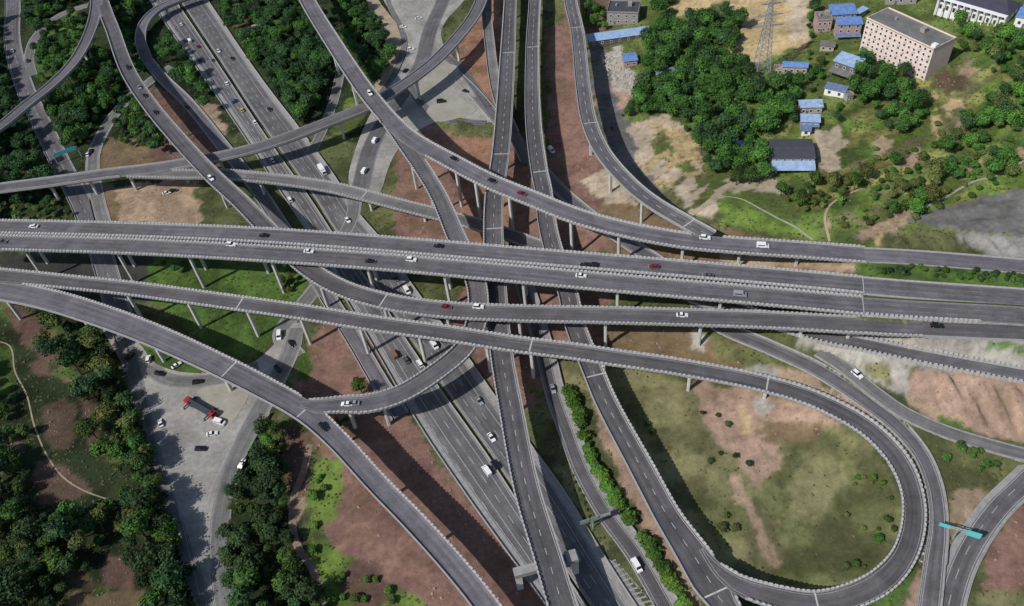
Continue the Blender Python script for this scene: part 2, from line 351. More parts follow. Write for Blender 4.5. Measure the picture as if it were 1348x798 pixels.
R('G', [(-60, 378, 20.3, 11), (0, 383, 20.2, 11), (60, 394, 20, 11), (130, 415, 19.3, 11), (200, 441, 18.4, 10.6), (280, 477, 17, 10), (340, 507, 16, 9.6), (400, 541, 15.1, 9), (440, 576, 14.9, 8), (499, 640, 14.8), (543, 685, 14.6), (600, 748, 14.2), (640, 798, 14), (675, 850, 14)], w=7.6, dz=-.01)
R('W', [(750, -40, 17), (751, 0, 17.5), (760, 42, 18), (768, 118, 19), (776, 162, 20), (795, 203, 21), (832, 245, 22), (861, 268, 23), (900, 291, 24), (935, 311, 24.6)], w=8.0, dz=0)
R('L', [(641, -40, 9), (641, 20, 8.5), (644, 52, 8), (650, 100, 6.6), (658, 134, 5.5), (676, 175, 3.6), (693, 212, 2.0)], w=6.4)
# roads at ground level
MEDC = [(243, 14), (299, 98), (340, 160), (412, 262), (441, 306), (488, 368), (526, 429), (563, 483), (597, 532), (640, 592), (678, 650), (740, 745), (775, 798), (810, 850)]
LEFT = [(203, 10), (227, 46), (264, 98), (328, 190), (374, 260), (401, 300), (440, 365), (473, 425), (509, 485), (533, 528), (577, 599), (630, 675), (678, 741), (720, 798), (755, 850)]
RIGHT = [(273, 0), (340, 98), (394, 169), (441, 233), (467, 275), (497, 309), (540, 372), (584, 429), (611, 463), (655, 527), (700, 588), (745, 649), (774, 696), (800, 740), (838, 798), (872, 850)]
def up(poly, n=3):                                   # carry a polyline past the top of the photo
    (x0, y0), (x1, y1) = poly[0], poly[1]; return [(x0 - (x1 - x0) * 1.2, y0 - (y1 - y0) * 1.2)] + poly
RE('ML', up(LEFT), up([(x - 3, y + 1) for x, y in MEDC]), dz=.0)
RE('MR', up([(x + 2, y - 1) for x, y in MEDC]), up(RIGHT), dz=.0)
R('HT', [(350, -62, 8.5), (300, -28, 8), (262, -10, 7.6), (232, 1, 7.2), (208, 12, 6.8), (191, 29, 6.2), (185, 52, 5.2), (193, 78, 4)], w=7.2)
R('H', [(193, 78, 4), (215, 104, 2.6), (247, 135, 1.4), (298, 198, .6), (338, 248, .25), (362, 284, .1), (395, 335, .1), (432, 392, .1), (466, 446, .1), (500, 504, .1), (528, 548, .05)], False, w=7.2, dz=0)
R('Y', [(10, -80, 0), (17, 0, 0), (17, 58, 0), (34, 118, 0), (58, 169, 0), (80, 215, 0), (108, 270, 0), (132, 330, 0), (150, 390, 0), (170, 450, 0)], False, w=11)
R('Z', [(138, 300, 0), (128, 262, 0), (122, 225, 0), (124, 200, 0), (142, 163, 0), (166, 133, 0), (200, 105, .6), (226, 88, 2)], False, w=8, dz=.012)
R('J2', [(116, 7, 5), (90, 15, 3), (68, 27, 1), (46, 50, .2), (38, 80, 0), (42, 100, 0)], False, w=7, dz=.01)
R('X1', [(392, 470, 0), (370, 440, 0), (395, 405, 0), (420, 372, 0), (440, 330, 0), (462, 290, 0), (470, 240, 0), (490, 190, 0)], False, w=8, dz=.008)
R('X2', [(448, 95, 0), (440, 130, 0), (425, 170, 0), (410, 200, 0)], False, w=6, dz=.016)
R('N', [(596, 95, 0), (622, 120, 0), (650, 152, .1), (690, 196, .6), (733, 246, 1.2), (790, 294, 3.5), (830, 322, 4.8), (870, 348, 6), (915, 395, 8), (945, 427, 9), (1010, 456, 9.6), (1075, 486, 10), (1143, 530, 9.8), (1184, 563, 9.5, 6.6), (1213, 598, 9.2, 6), (1230, 640, 9, 5.8), (1236, 690, 8.8, 5.8), (1231, 740, 8.6, 6.5), (1224, 800, 8.4, 7), (1218, 850, 8.2, 7)], False, w=7.2)
R('Q', [(905, 388, 9), (960, 405, 11.5), (1010, 421, 13.2), (1076, 441, 15), (1143, 455, 16), (1200, 467, 16.6), (1245, 476, 17), (1348, 495, 18), (1430, 511, 18.5)], False, w=7.0, dz=.03)
R('P2', [(1078, 462, 11.2), (1110, 482, 11.2), (1150, 515, 11), (1190, 543, 10.6), (1245, 568, 10.2), (1296, 584, 10), (1348, 598, 10), (1420, 612, 10)], False, w=6.0)
R('T', [(1420, 560, 7.5), (1348, 633, 7.2), (1312, 668, 7.2), (1283, 708, 7.3), (1262, 750, 7.4), (1248, 800, 7.5), (1238, 860, 7.5)], False, w=9.2)
R('S', [(672, 330, 0), (692, 380, 0), (708, 430, 0), (720, 473, 0), (730, 515, 0), (748, 565, 0), (769, 620, 0), (802, 678, 0), (838, 727, 0), (880, 800, 0), (905, 850, 0)], False, w=8.0, dz=.004)
R('A1g', [(1136, 376.2, 24), (1200, 381.5, 24), (1348, 392, 24.3), (1440, 399, 24.5)], False, w=9.6)
R('A2g', [(1136, 403, 24), (1200, 407.5, 24), (1348, 416, 24.3), (1440, 424, 24.5)], False, w=9.8, dz=.01)
R('Bg', [(1138, 336, 24), (1200, 339, 24.2), (1348, 351, 24.8), (1440, 360, 25)], False, w=8.6, dz=.02)
R('Ig', [(1215, 432.4, 23.38), (1260, 434.3, 23.5), (1348, 438, 23.8), (1440, 444, 24)], False, w=8.6)
R('Xs', [(505, -40, 0), (512, 5, 0), (527, 35, 0), (532, 60, 0), (520, 95, 0), (498, 128, 0)], False, w=3.5, dz=.15)

# paved flat areas (photo pixels, ground level)
PLAZA = [(128, 425), (160, 475), (180, 530), (203, 600), (228, 690), (262, 800), (275, 850), (315, 850), (303, 800), (292, 690), (298, 645), (318, 605), (352, 548), (378, 500), (398, 455), (400, 425), (385, 425), (365, 450), (335, 478), (300, 490), (240, 492), (200, 478), (188, 455), (150, 420)]
XPLAZA = [(502, -30), (502, 0), (526, 28), (536, 46), (537, 66), (524, 100), (503, 122), (482, 160), (466, 200), (456, 240), (470, 268), (500, 262), (512, 215), (532, 185), (560, 165), (600, 152), (650, 165), (655, 145), (625, 110), (606, 85), (582, 60), (580, 33), (613, 0), (630, -30)]
FLATS = [PLAZA, XPLAZA]

# ---------------------------------------------------------------- terrain
CP = [(-60, 20, 0), (50, 100, 0), (50, 300, 0), (0, 200, 1), (200, 300, 0), (150, 450, 0), (250, 600, 0), (280, 780, 0), (380, 250, 0), (300, 60, 0), (420, 120, 0), (560, 100, 0), (470, 450, 0), (560, 500, 0),
 (640, 650, 0), (740, 740, 0), (780, 540, 1), (700, 450, 0), (600, 250, 0), (690, 150, .5), (450, 650, .5), (560, 760, .5), (520, 700, .5), (150, 30, 0), (200, 180, 0), (480, -40, 0), (200, -40, 2),
 (60, 500, 2), (0, 600, 6), (100, 700, 4), (0, 798, 8), (210, 780, 1), (360, 700, 0), (0, 450, 2), (720, 60, 1.5), (700, -30, 1.5), (800, 150, 4), (770, 240, 2), (830, 290, 4), (740, 200, .5),
 (820, 335, 4), (900, 340, 8), (950, 340, 11), (1050, 348, 16), (1100, 352, 20), (1130, 356, 23), (820, 60, 6), (880, 120, 10), (900, 210, 9), (840, 200, 6), (960, 245, 15), (1000, 60, 18), (1050, 150, 20), (1050, 220, 19),
 (1100, 100, 24), (1200, 120, 26), (1200, 200, 25), (1150, 250, 23), (1050, 290, 21), (1250, 280, 26), (1348, 250, 31), (1348, 100, 38), (1250, 20, 33), (1348, 0, 42), (960, 0, 18), (1100, 0, 28), (1450, 200, 40), (930, 285, 19),
 (1200, 365, 23.7), (1348, 372, 24.2), (1440, 385, 24.2), (1200, 425, 23), (1348, 455, 22.5), (870, 430, 4), (830, 455, 3), (960, 480, 5), (1060, 452, 10), (1140, 446, 16.2), (1185, 452, 17), (1220, 455, 18.5), (1200, 500, 13), (1300, 535, 14), (1348, 540, 15), (1250, 510, 15.5),
 (850, 550, 2), (950, 600, 3), (1000, 700, 2), (1100, 600, 4), (1140, 700, 3.5), (1060, 750, 3), (900, 680, 2), (1080, 545, 8), (1000, 530, 6), (1215, 640, 9), (1218, 700, 8.8), (1190, 780, 8), (1265, 620, 8), (1300, 600, 8), (1348, 720, 7), (1300, 780, 7), (1245, 650, 8), (1150, 830, 6), (960, 830, 1.5),
 (790, 600, 1.2), (850, 690, 1.2), (900, 790, 1.2), (1000, 850, 2)]
cpw = np.array([at(a, b, c) for a, b, c in CP])
def tps(P, V, reg=6.0):
    n = len(P); D = np.linalg.norm(P[:, None] - P[None], axis=2); K = np.where(D > 0, D ** 2 * np.log(D + 1e-9), 0) + 0
    sc = 100.0; K = np.where(D > 0, (D / sc) ** 2 * np.log(D / sc + 1e-9), 0) + np.eye(n) * reg * 1e-3
    Q = np.column_stack([np.ones(n), P / sc]); A = np.block([[K, Q], [Q.T, np.zeros((3, 3))]])
    s = np.linalg.solve(A, np.concatenate([V, np.zeros(3)])); return s, sc
TS, TSC = tps(cpw[:, :2], cpw[:, 2])
def tpe(X, Y):
    out = TS[-3] + TS[-2] * X / TSC + TS[-1] * Y / TSC
    for i in range(len(cpw)):
        D = np.hypot(X - cpw[i, 0], Y - cpw[i, 1]) / TSC + 1e-9; out = out + TS[i] * D ** 2 * np.log(D)
    return out
core = 1.25
xs = list(np.arange(-400, 400.1, core)); ys = list(np.arange(66, 690, core))
def grow(v, lim, sgn, f=1.25):
    s = core; out = []; c = v
    while abs(c) < lim: s *= f; c += sgn * s; out.append(c)
    return out
xs = np.array(sorted(grow(-400, 2600, -1)) + xs + grow(400, 2600, 1))
yl = []; c = 66; s_ = core
while c > -1500: s_ *= 1.25; c -= s_; yl.append(c)
ys = np.array(sorted(yl) + ys + grow(690, 3200, 1))
GX, GY = np.meshgrid(xs, ys); gx = GX.ravel(); gy = GY.ravel()
cxx = np.clip(gx, -430, 430); cyy = np.clip(gy, 60, 680)
gz = np.clip(tpe(cxx, cyy), -1.0, 60)
far = np.hypot(np.maximum(np.abs(gx) - 400, 0), np.maximum(gy - 690, 0) + np.maximum(66 - gy, 0))
gz = gz + np.minimum(far * .04, 60) + (fbm(gx / 28, gy / 28, 3) - .5) * 1.6 + (fbm(gx / 7, gy / 7, 5) - .5) * .7 + far * .02 * (fbm(gx / 300, gy / 300, 9) - .5)
wsum = np.full(gx.shape, 1 / 6.0 ** 2); zs = gz * wsum; corez = np.full(gx.shape, np.nan); cored = np.full(gx.shape, 9.9)
ground_roads = [r for r in ROADS.values() if not r.el]
def carve(S, wide=0.0):
    global wsum, zs
    lo = S[:, :2].min(0) - 45; hi = S[:, :2].max(0) + 45
    m = np.where((gx > lo[0]) & (gx < hi[0]) & (gy > lo[1]) & (gy < hi[1]))[0]
    if len(m) == 0: return
    dd = np.hypot(gx[m][:, None] - S[None, :, 0], gy[m][:, None] - S[None, :, 1]) - S[None, :, 3] / 2 - wide
    k = np.argmin(dd, axis=1); d = dd[np.arange(len(m)), k]; z = S[k, 2] - .22
    ww = np.clip(1 - d / 30, 0, 1) ** 2 / np.maximum(d, .5) ** 2 * (1 if True else 0)
    wsum[m] += ww; zs[m] += ww * z
    c = (d < 1.9) & (d < cored[m]); idx = m[c]; corez[idx] = z[c]; cored[idx] = d[c]
for r in ground_roads: carve(r.S[::1] if len(r.S) < 200 else r.S[::2])
fS = ROADS['F'].S; k0 = ROADS['F'].near(*at(1085, 532, 12)[:2])[0]; k1 = ROADS['F'].near(*at(1150, 773, 10)[:2])[0]
seg = fS[k0:k1].copy(); seg[:, 2] -= .3; carve(seg, -1.5)
gz = zs / wsum; gz = np.where(np.isnan(corez), gz, corez)
P3 = np.column_stack([gx, gy, gz]); pxf, pyf = topx_np(P3)
m = (gy > 20) & np.isnan(corez) & inpoly(pxf, pyf, [(1205, 494), (1250, 492), (1400, 520), (1400, 590), (1300, 566), (1215, 535)])
gz[m] += ((1 - np.abs(fbm(gx[m] / 4.2 + gy[m] / 30, gy[m] / 30, 77, 2) * 2 - 1) * 2.2) - .6) * 2.2
m = (gy > 20) & np.isnan(corez) & inpoly(pxf, pyf, [(1180, 306), (1260, 312), (1500, 322), (1500, 344), (1348, 342), (1170, 326)])
gz[m] += ((1 - np.abs(fbm(gx[m] / 3.6 + gy[m] / 25, gy[m] / 25, 79, 2) * 2 - 1) * 2.2) - .6) * 1.6
m = (gy > 20) & np.isnan(corez) & inpoly(pxf, pyf, [(1200, 290), (1265, 270), (1348, 250), (1500, 228), (1500, 318), (1260, 304)])
gz[m] += np.floor(gy[m] / 4.5 + gx[m] / 30) % 2 * .5 + (fbm(gx[m] / 4, gy[m] / 4, 83) - .5) * 1.6
P3 = np.column_stack([gx, gy, np.zeros_like(gx)]); pxf, pyf = topx_np(P3)
infront = gy > 20
for pl in FLATS:
    cx0 = np.mean([p[0] for p in pl]); cy0 = np.mean([p[1] for p in pl])
    m = infront & inpoly(pxf, pyf, pl)
    for dx, dy in ((5, 0), (-5, 0), (0, 5), (0, -5)): m |= infront & inpoly(pxf + dx, pyf + dy, pl)
    gz[m] = -.22
ZG = gz.reshape(GX.shape)
def ground(x, y):
    i = int(np.clip(np.searchsorted(xs, x) - 1, 0, len(xs) - 2)); j = int(np.clip(np.searchsorted(ys, y) - 1, 0, len(ys) - 2))
    fx = (x - xs[i]) / (xs[i + 1] - xs[i]); fy = (y - ys[j]) / (ys[j + 1] - ys[j])
    return (ZG[j, i] * (1 - fx) + ZG[j, i + 1] * fx) * (1 - fy) + (ZG[j + 1, i] * (1 - fx) + ZG[j + 1, i + 1] * fx) * fy
def atg(px, py, z0=5.0):                             # photo pixel to the terrain under it
    z = z0
    for _ in range(14): p = at(px, py, z); z = .5 * z + .5 * ground(p[0], p[1])
    p = at(px, py, z); return (p[0], p[1], z)

# ground colours by area; ramp shadow and under-deck shade are painted in too
C = dict(scrub=(.085, .095, .04), dark=(.026, .036, .016), red=(.215, .125, .098), redd=(.135, .082, .064), lawn=(.072, .125, .028), bright=(.125, .185, .038), sand=(.43, .32, .17), beige=(.42, .34, .25),
    tan=(.34, .245, .165), olive=(.165, .155, .075), olived=(.115, .12, .05), pale=(.36, .335, .29), pink=(.33, .225, .165), brown=(.17, .12, .07), till=(.10, .07, .045), rock_and_shadow=(.13, .125, .12), gravel=(.28, .26, .235), green=(.115, .15, .042), terra=(.27, .145, .095), shade=(.05, .05, .045), yellowg=(.24, .24, .075))
AREAS = [
 ('dark', [(-400, -400), (560, -400), (540, 60), (500, 200), (380, 160), (300, 180), (250, 260), (0, 290), (-400, 300)]),
 ('green', [(990, 90), (1100, -60), (1600, -300), (1600, 345), (1130, 330), (990, 290), (900, 250), (800, 130), (850, -80)]),
 ('dark', [(-400, 400), (60, 390), (130, 430), (170, 520), (210, 640), (262, 800), (280, 1200), (-400, 1200)]),
 ('dark', [(340, 555), (385, 580), (390, 680), (410, 740), (440, 800), (470, 1000), (300, 1000), (296, 700), (300, 640)]),
 ('lawn', [(48, 45), (100, 15), (112, 40), (95, 80), (60, 112), (42, 95)]), ('redd', [(310, 0), (350, -20), (350, 20), (330, 42), (300, 30)]),
 ('redd', [(180, 120), (215, 115), (265, 150), (300, 215), (200, 235), (185, 200)]), ('brown', [(140, 180), (200, 190), (200, 225), (130, 220)]), ('tan', [(150, 245), (262, 235), (262, 295), (150, 292)]),
 ('tan', [(250, 130), (285, 140), (300, 180), (270, 170)]),
 ('lawn', [(185, 335), (370, 330), (405, 365), (395, 425), (360, 455), (310, 482), (200, 395)]), ('lawn', [(160, 445), (200, 450), (300, 490), (240, 500), (190, 478)]),
 ('brown', [(110, 235), (150, 240), (160, 300), (120, 300)]), ('shade', [(0, 335), (200, 335), (190, 400), (0, 395)]),  # shade: the dark under the viaduct decks, put into the ground colour
 ('red', [(385, 470), (430, 420), (480, 430), (520, 520), (580, 610), (735, 800), (770, 860), (620, 900), (545, 800), (500, 760), (430, 715), (415, 690), (450, 645), (432, 610), (418, 590), (395, 520)]),
 ('redd', [(365, 560), (410, 568), (405, 660), (378, 640)]), ('tan', [(385, 590), (410, 590), (398, 680), (382, 690)]),
 ('bright', [(402, 640), (425, 600), (447, 605), (452, 655), (422, 705), (402, 700)]), ('bright', [(398, 715), (430, 710), (560, 800), (600, 870), (470, 870), (420, 790)]),
 ('lawn', [(385, 455), (402, 430), (415, 490), (395, 505)]),
 ('green', [(440, 170), (470, 120), (495, 110), (480, 160), (450, 190)]), ('olived', [(490, 260), (515, 215), (560, 260), (560, 300), (500, 300)]),
 ('red', [(520, 165), (600, 155), (665, 165), (740, 225), (760, 350), (600, 350), (520, 320)]), ('terra', [(590, 170), (650, 175), (655, 235), (600, 215)]), ('olived', [(560, 160), (650, 140), (655, 180), (600, 178)]),
 ('terra', [(600, 240), (690, 230), (695, 330), (620, 330)]),
 ('red', [(585, 420), (640, 350), (800, 370), (800, 470), (720, 470), (740, 560), (700, 540), (655, 520)]),
 ('terra', [(600, 70), (640, -40), (662, -40), (660, 160), (625, 122)]), ('red', [(710, -60), (755, -60), (765, 60), (785, 170), (810, 240), (860, 300), (880, 340), (760, 330), (725, 200)]),
 ('beige', [(765, 240), (800, 215), (840, 270), (800, 270)]), ('olived', [(715, 0), (740, 0), (745, 30), (715, 40)]), ('brown', [(790, 260), (900, 290), (1120, 340), (1120, 362), (800, 345)]),
 ('tan', [(940, 335), (1120, 345), (1130, 358), (950, 350)]),
 ('redd', [(756, -40), (797, -40), (800, 45), (768, 45)]), ('pink', [(783, 90), (850, 110), (840, 145), (800, 150), (780, 140)]), ('rock_and_shadow', [(772, 55), (795, 55), (810, 120), (845, 220), (900, 285), (850, 270), (800, 200), (780, 120)]),  # the long curved band paints the ramp's cast shadow into the ground
 ('pale', [(790, 72), (820, 62), (832, 95), (850, 108), (850, 130), (820, 118), (800, 100)]),
 ('sand', [(888, -60), (1065, -60), (1064, 62), (1038, 70), (1010, 74), (990, 110), (955, 85), (958, 60), (978, 40), (950, 5), (920, 15), (890, 25)]), ('beige', [(1030, -20), (1064, -20), (1060, 50), (1045, 60)]),
 ('beige', [(818, 165), (870, 148), (925, 185), (932, 252), (905, 272), (852, 245), (828, 205)]), ('sand', [(850, 155), (920, 180), (925, 215), (870, 200)]), ('green', [(855, 180), (880, 185), (905, 215), (935, 230), (925, 250), (895, 225), (860, 205)]), ('olive', [(860, 240), (905, 262), (900, 280), (868, 262)]),
 ('beige', [(905, 275), (930, 268), (962, 238), (1000, 228), (1030, 240), (1035, 256), (985, 250), (955, 262), (940, 288)]),
 ('bright', [(945, 262), (962, 250), (1070, 305), (1075, 322), (950, 296)]),
 ('sand', [(1118, 150), (1165, 138), (1170, 185), (1140, 182), (1125, 165)]), ('beige', [(1076, 172), (1104, 168), (1112, 190), (1098, 232), (1076, 222)]), ('olive', [(1085, 165), (1140, 185), (1150, 225), (1110, 240), (1090, 230)]), ('tan', [(1150, 185), (1185, 180), (1180, 210), (1165, 215)]),
 ('till', [(1222, 98), (1250, 95), (1278, 108), (1262, 122), (1228, 118)]), ('sand', [(1262, 110), (1290, 92), (1300, 98), (1272, 125)]), ('olive', [(1215, 118), (1262, 122), (1280, 140), (1240, 190), (1225, 160)]), ('sand', [(1240, 135), (1272, 128), (1270, 142), (1245, 150)]), ('sand', [(1225, 120), (1238, 125), (1240, 180), (1228, 172)]),
 ('bright', [(1090, 160), (1140, 128), (1200, 130), (1215, 160), (1130, 168)]), ('bright', [(1180, 175), (1215, 170), (1230, 190), (1190, 215), (1185, 195)]), ('bright', [(1235, 80), (1300, 70), (1310, 88), (1240, 98)]), ('bright', [(1250, 260), (1348, 215), (1400, 210), (1400, 250), (1270, 268), (1190, 290), (1200, 270)]),
 ('olive', [(1100, 240), (1150, 225), (1160, 280), (1140, 300), (1090, 280)]), ('sand', [(1150, 300), (1165, 295), (1170, 310), (1155, 325)]), ('tan', [(1088, 262), (1150, 240), (1152, 246), (1096, 272), (1090, 300), (1084, 300)]),
 ('rock_and_shadow', [(1195, 290), (1265, 268), (1348, 248), (1500, 225), (1500, 320), (1348, 311), (1250, 306)]), ('olived', [(1175, 303), (1500, 320), (1500, 350), (1348, 346), (1150, 332)]), ('gravel', [(1260, 308), (1500, 318), (1500, 345), (1290, 338)]),
 ('lawn', [(1120, 345), (1500, 358), (1500, 392), (1348, 382), (1130, 370)]), ('olive', [(1150, 392), (1500, 400), (1500, 412), (1250, 402)]), ('olive', [(1185, 420), (1500, 424), (1500, 436), (1190, 425)]),
 ('pale', [(1040, 438), (1090, 430), (1200, 436), (1500, 455), (1500, 500), (1190, 485), (1205, 520), (1180, 520), (1120, 480), (1060, 455)]), ('gravel', [(1180, 440), (1348, 448), (1348, 455), (1180, 450)]), ('lawn', [(1250, 450), (1500, 458), (1500, 482), (1348, 468)]),
 ('olive', [(1125, 468), (1165, 478), (1180, 500), (1172, 512), (1140, 490)]),
 ('pink', [(1200, 488), (1250, 487), (1500, 520), (1500, 600), (1348, 585), (1290, 570), (1200, 530)]), ('tan', [(1190, 515), (1240, 545), (1290, 575), (1220, 555)]), ('lawn', [(1230, 545), (1295, 570), (1280, 580), (1240, 565)]),
 ('brown', [(795, 425), (930, 438), (1010, 470), (1070, 500), (1010, 510), (900, 485), (800, 465)]), ('olived', [(940, 445), (1010, 470), (1060, 495), (1020, 495), (950, 470)]), ('pale', [(905, 435), (940, 440), (930, 462), (908, 458)]), ('tan', [(1010, 480), (1080, 500), (1150, 545), (1180, 580), (1150, 560), (1080, 520), (1020, 505)]), ('gravel', [(985, 485), (1010, 480), (1030, 495), (1010, 505), (985, 500)]),
 ('olive', [(745, 470), (800, 480), (830, 560), (990, 780), (940, 800), (860, 700), (790, 560)]), ('pink', [(775, 515), (800, 540), (830, 610), (880, 700), (925, 800), (900, 800), (830, 660), (790, 570)]), ('olive', [(725, 475), (765, 480), (770, 520), (740, 520)]),
 ('olive', [(800, 485), (1010, 510), (1150, 585), (1195, 680), (1150, 775), (1030, 790), (960, 755), (860, 610)]),
 ('pink', [(912, 500), (1010, 520), (1110, 548), (1090, 566), (1040, 558), (1005, 570), (1030, 600), (1034, 640), (985, 640), (975, 610), (935, 570)]), ('tan', [(958, 625), (972, 625), (1030, 742), (1016, 748), (975, 680)]), ('sand', [(966, 528), (975, 535), (998, 568), (985, 578)]),
 ('olived', [(1000, 640), (1070, 560), (1150, 600), (1185, 680), (1150, 750), (1060, 780), (1010, 770), (1040, 720)]), ('olive', [(1040, 610), (1100, 575), (1110, 640), (1080, 690), (1040, 680)]), ('olived', [(905, 650), (980, 665), (980, 710), (940, 710)]), ('brown', [(1000, 555), (1090, 560), (1080, 580), (1010, 585)]),
 ('pale', [(998, 522), (1020, 527), (1014, 549), (1000, 550), (993, 540)]),
 ('gravel', [(1150, 545), (1180, 570), (1210, 620), (1222, 690), (1210, 742), (1196, 740), (1210, 690), (1198, 630), (1165, 580)]), ('olived', [(1160, 520), (1260, 580), (1340, 610), (1300, 660), (1265, 700), (1245, 720), (1235, 620)]), ('tan', [(1250, 650), (1290, 640), (1310, 660), (1260, 720), (1245, 700)]),
 ('lawn', [(1150, 785), (1200, 742), (1212, 755), (1190, 790), (1190, 860), (1130, 860)]), ('pink', [(1200, 765), (1215, 745), (1215, 860), (1195, 860)]),
 ('red', [(1500, 560), (1348, 655), (1318, 690), (1295, 740), (1290, 870), (1500, 870)]), ('olive', [(1290, 780), (1400, 770), (1400, 870), (1285, 870)]),
 ('olive', [(725, 560), (745, 590), (760, 650), (800, 730), (790, 730), (750, 660), (728, 610)]), ('olived', [(704, 500), (722, 520), (735, 580), (735, 610), (705, 560)]),
 ('till', [(55, 545), (85, 525), (100, 545), (92, 590), (70, 590)]), ('redd', [(50, 600), (75, 610), (115, 635), (120, 650), (60, 665), (45, 640)]), ('redd', [(100, 520), (125, 540), (140, 600), (120, 590)]), ('redd', [(135, 728), (175, 730), (180, 780), (140, 770)]), ('brown', [(90, 780), (190, 775), (195, 870), (80, 870)]), ('redd', [(15, 405), (55, 415), (85, 470), (60, 475), (20, 440)]), ('brown', [(60, 445), (100, 480), (110, 520), (80, 500)]), ('lawn', [(-100, 440), (20, 450), (15, 520), (-100, 540)]),
 ('redd', [(480, 735), (500, 740), (520, 800), (470, 800), (440, 765)]),
]
pz = np.column_stack([gx, gy, gz]); PX, PY = topx_np(pz)
WX = PX + (fbm(gx / 6, gy / 6, 21, 5) - .5) * 26; WY = PY + (fbm(gx / 6, gy / 6, 31, 5) - .5) * 20
colr = np.tile(np.array(C['scrub']), (len(gx), 1)); vis = infront
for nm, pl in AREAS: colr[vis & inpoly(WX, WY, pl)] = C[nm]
# small cultivated plots on the village hillside and in the lower left
def plots(poly, pal, size, ang, prob, seed):
    global colr
    m = np.where(vis & inpoly(WX, WY, poly))[0]; c, s_ = math.cos(ang), math.sin(ang)
    wx = gx[m] + (fbm(gx[m] / 14, gy[m] / 14, seed) - .5) * 14; wy = gy[m] + (fbm(gx[m] / 14, gy[m] / 14, seed + 5) - .5) * 14
    a_ = (wx * c + wy * s_) / (size * 1.9); b_ = (-wx * s_ + wy * c) / size; ia = np.floor(a_ + .5 * (np.floor(b_) % 2)).astype(int); ib = np.floor(b_).astype(int)
    h = ((ia * 73856093) ^ (ib * 19349663) ^ (seed * 83492791)) & 0xffff; r1 = (h % 1000) / 1000.0; k = (h // 7) % len(pal)
    P_ = np.array([C[q] for q in pal]); on = r1 < prob; edge = (np.abs(b_ - np.floor(b_) - .5) > .43)
    rowd = .88 + .12 * np.sign(np.sin(b_ * 22))[:, None]
    cc = P_[k] * rowd; cc[edge] = np.array([.10, .10, .045]); colr[m[on]] = cc[on]
plots([(1030, 165), (1090, 160), (1240, 70), (1500, 20), (1500, 240), (1270, 268), (1150, 325), (1060, 300), (1040, 240)], ('bright', 'olive', 'yellowg', 'lawn', 'bright', 'tan', 'yellowg'), 7.5, .5, .72, 11)
plots([(-200, 400), (60, 390), (170, 560), (240, 740), (-200, 900)], ('lawn', 'till', 'olived', 'redd', 'olived', 'dark'), 6.5, -.6, .25, 12)
plots([(850, 160), (930, 190), (925, 250), (870, 265), (835, 200)], ('sand', 'olive', 'sand', 'beige'), 5, .3, .5, 13)
for nm, pl in AREAS:
    if nm in ('rock_and_shadow', 'gravel', 'till') or (nm == 'redd' and pl[0][1] > 400) or (nm == 'beige' and pl[0][0] > 1000): colr[vis & inpoly(WX, WY, pl)] = C[nm]
# soften class borders once, then add patches of vegetation and bare soil
G3 = colr.reshape(GX.shape + (3,)); G3[1:-1, 1:-1] = (G3[1:-1, 1:-1] * 8 + G3[:-2, 1:-1] + G3[2:, 1:-1] + G3[1:-1, :-2] + G3[1:-1, 2:]) / 12; colr = G3.reshape(-1, 3)
green_ = (colr[:, 1] > colr[:, 0] * .84) & (colr[:, 2] < colr[:, 1] * .56)
p1 = np.clip((fbm(gx / 11, gy / 11, 41, 5) - .5) * 4.2 + .5, 0, 1)[:, None]; p2 = np.clip((fbm(gx / 3.2, gy / 3.2, 51, 3) - .52) * 5, 0, 1)[:, None]
veg = colr * (0.66 + .6 * p1) * np.array([1, 1, 1]); veg = veg * (1 - .32 * p2) + np.array([.03, .05, .015]) * .32 * p2
ear = colr * (0.84 + .3 * p1); ear = ear * (1 - .20 * p2)
patch = (fbm(gx / 9, gy / 9, 61) > .63)[:, None]; ear = np.where(patch, ear * .82 + np.array([.01, .012, .002]), ear)
colr = np.where(green_[:, None], veg, ear)
colr = np.clip(colr, 0.004, .9)
nx_, ny_ = len(xs), len(ys)
me = bpy.data.meshes.new('ground')
idx = np.arange(nx_ * ny_).reshape(ny_, nx_); quads = np.stack([idx[:-1, :-1], idx[:-1, 1:], idx[1:, 1:], idx[1:, :-1]], -1).reshape(-1, 4)
me.vertices.add(nx_ * ny_); me.vertices.foreach_set('co', pz.astype(np.float32).ravel())
me.loops.add(quads.size); me.loops.foreach_set('vertex_index', quads.ravel().astype(np.int32))
me.polygons.add(len(quads)); me.polygons.foreach_set('loop_start', np.arange(0, quads.size, 4, dtype=np.int32))
me.polygons.foreach_set('use_smooth', np.ones(len(quads), bool)); me.update(calc_edges=True)
ca = me.color_attributes.new('soil', 'FLOAT_COLOR', 'POINT'); ca.data.foreach_set('color', np.column_stack([colr, np.ones(len(gx))]).astype(np.float32).ravel())
gm = bpy.data.materials.new('ground'); gm.use_nodes = True; n = gm.node_tree; b = n.nodes['Principled BSDF']; b.inputs['Roughness'].default_value = .95; b.inputs['Specular IOR Level'].default_value = .1
at_ = n.nodes.new('ShaderNodeVertexColor'); at_.layer_name = 'soil'; tc = n.nodes.new('ShaderNodeTexCoord')
n1 = n.nodes.new('ShaderNodeTexNoise'); n1.inputs['Scale'].default_value = .45; n1.inputs['Detail'].default_value = 9; n1.inputs['Roughness'].default_value = .72; n.links.new(tc.outputs['Object'], n1.inputs['Vector'])
mr = n.nodes.new('ShaderNodeMapRange'); mr.inputs['From Min'].default_value = .3; mr.inputs['From Max'].default_value = .7; mr.inputs['To Min'].default_value = .72; mr.inputs['To Max'].default_value = 1.28
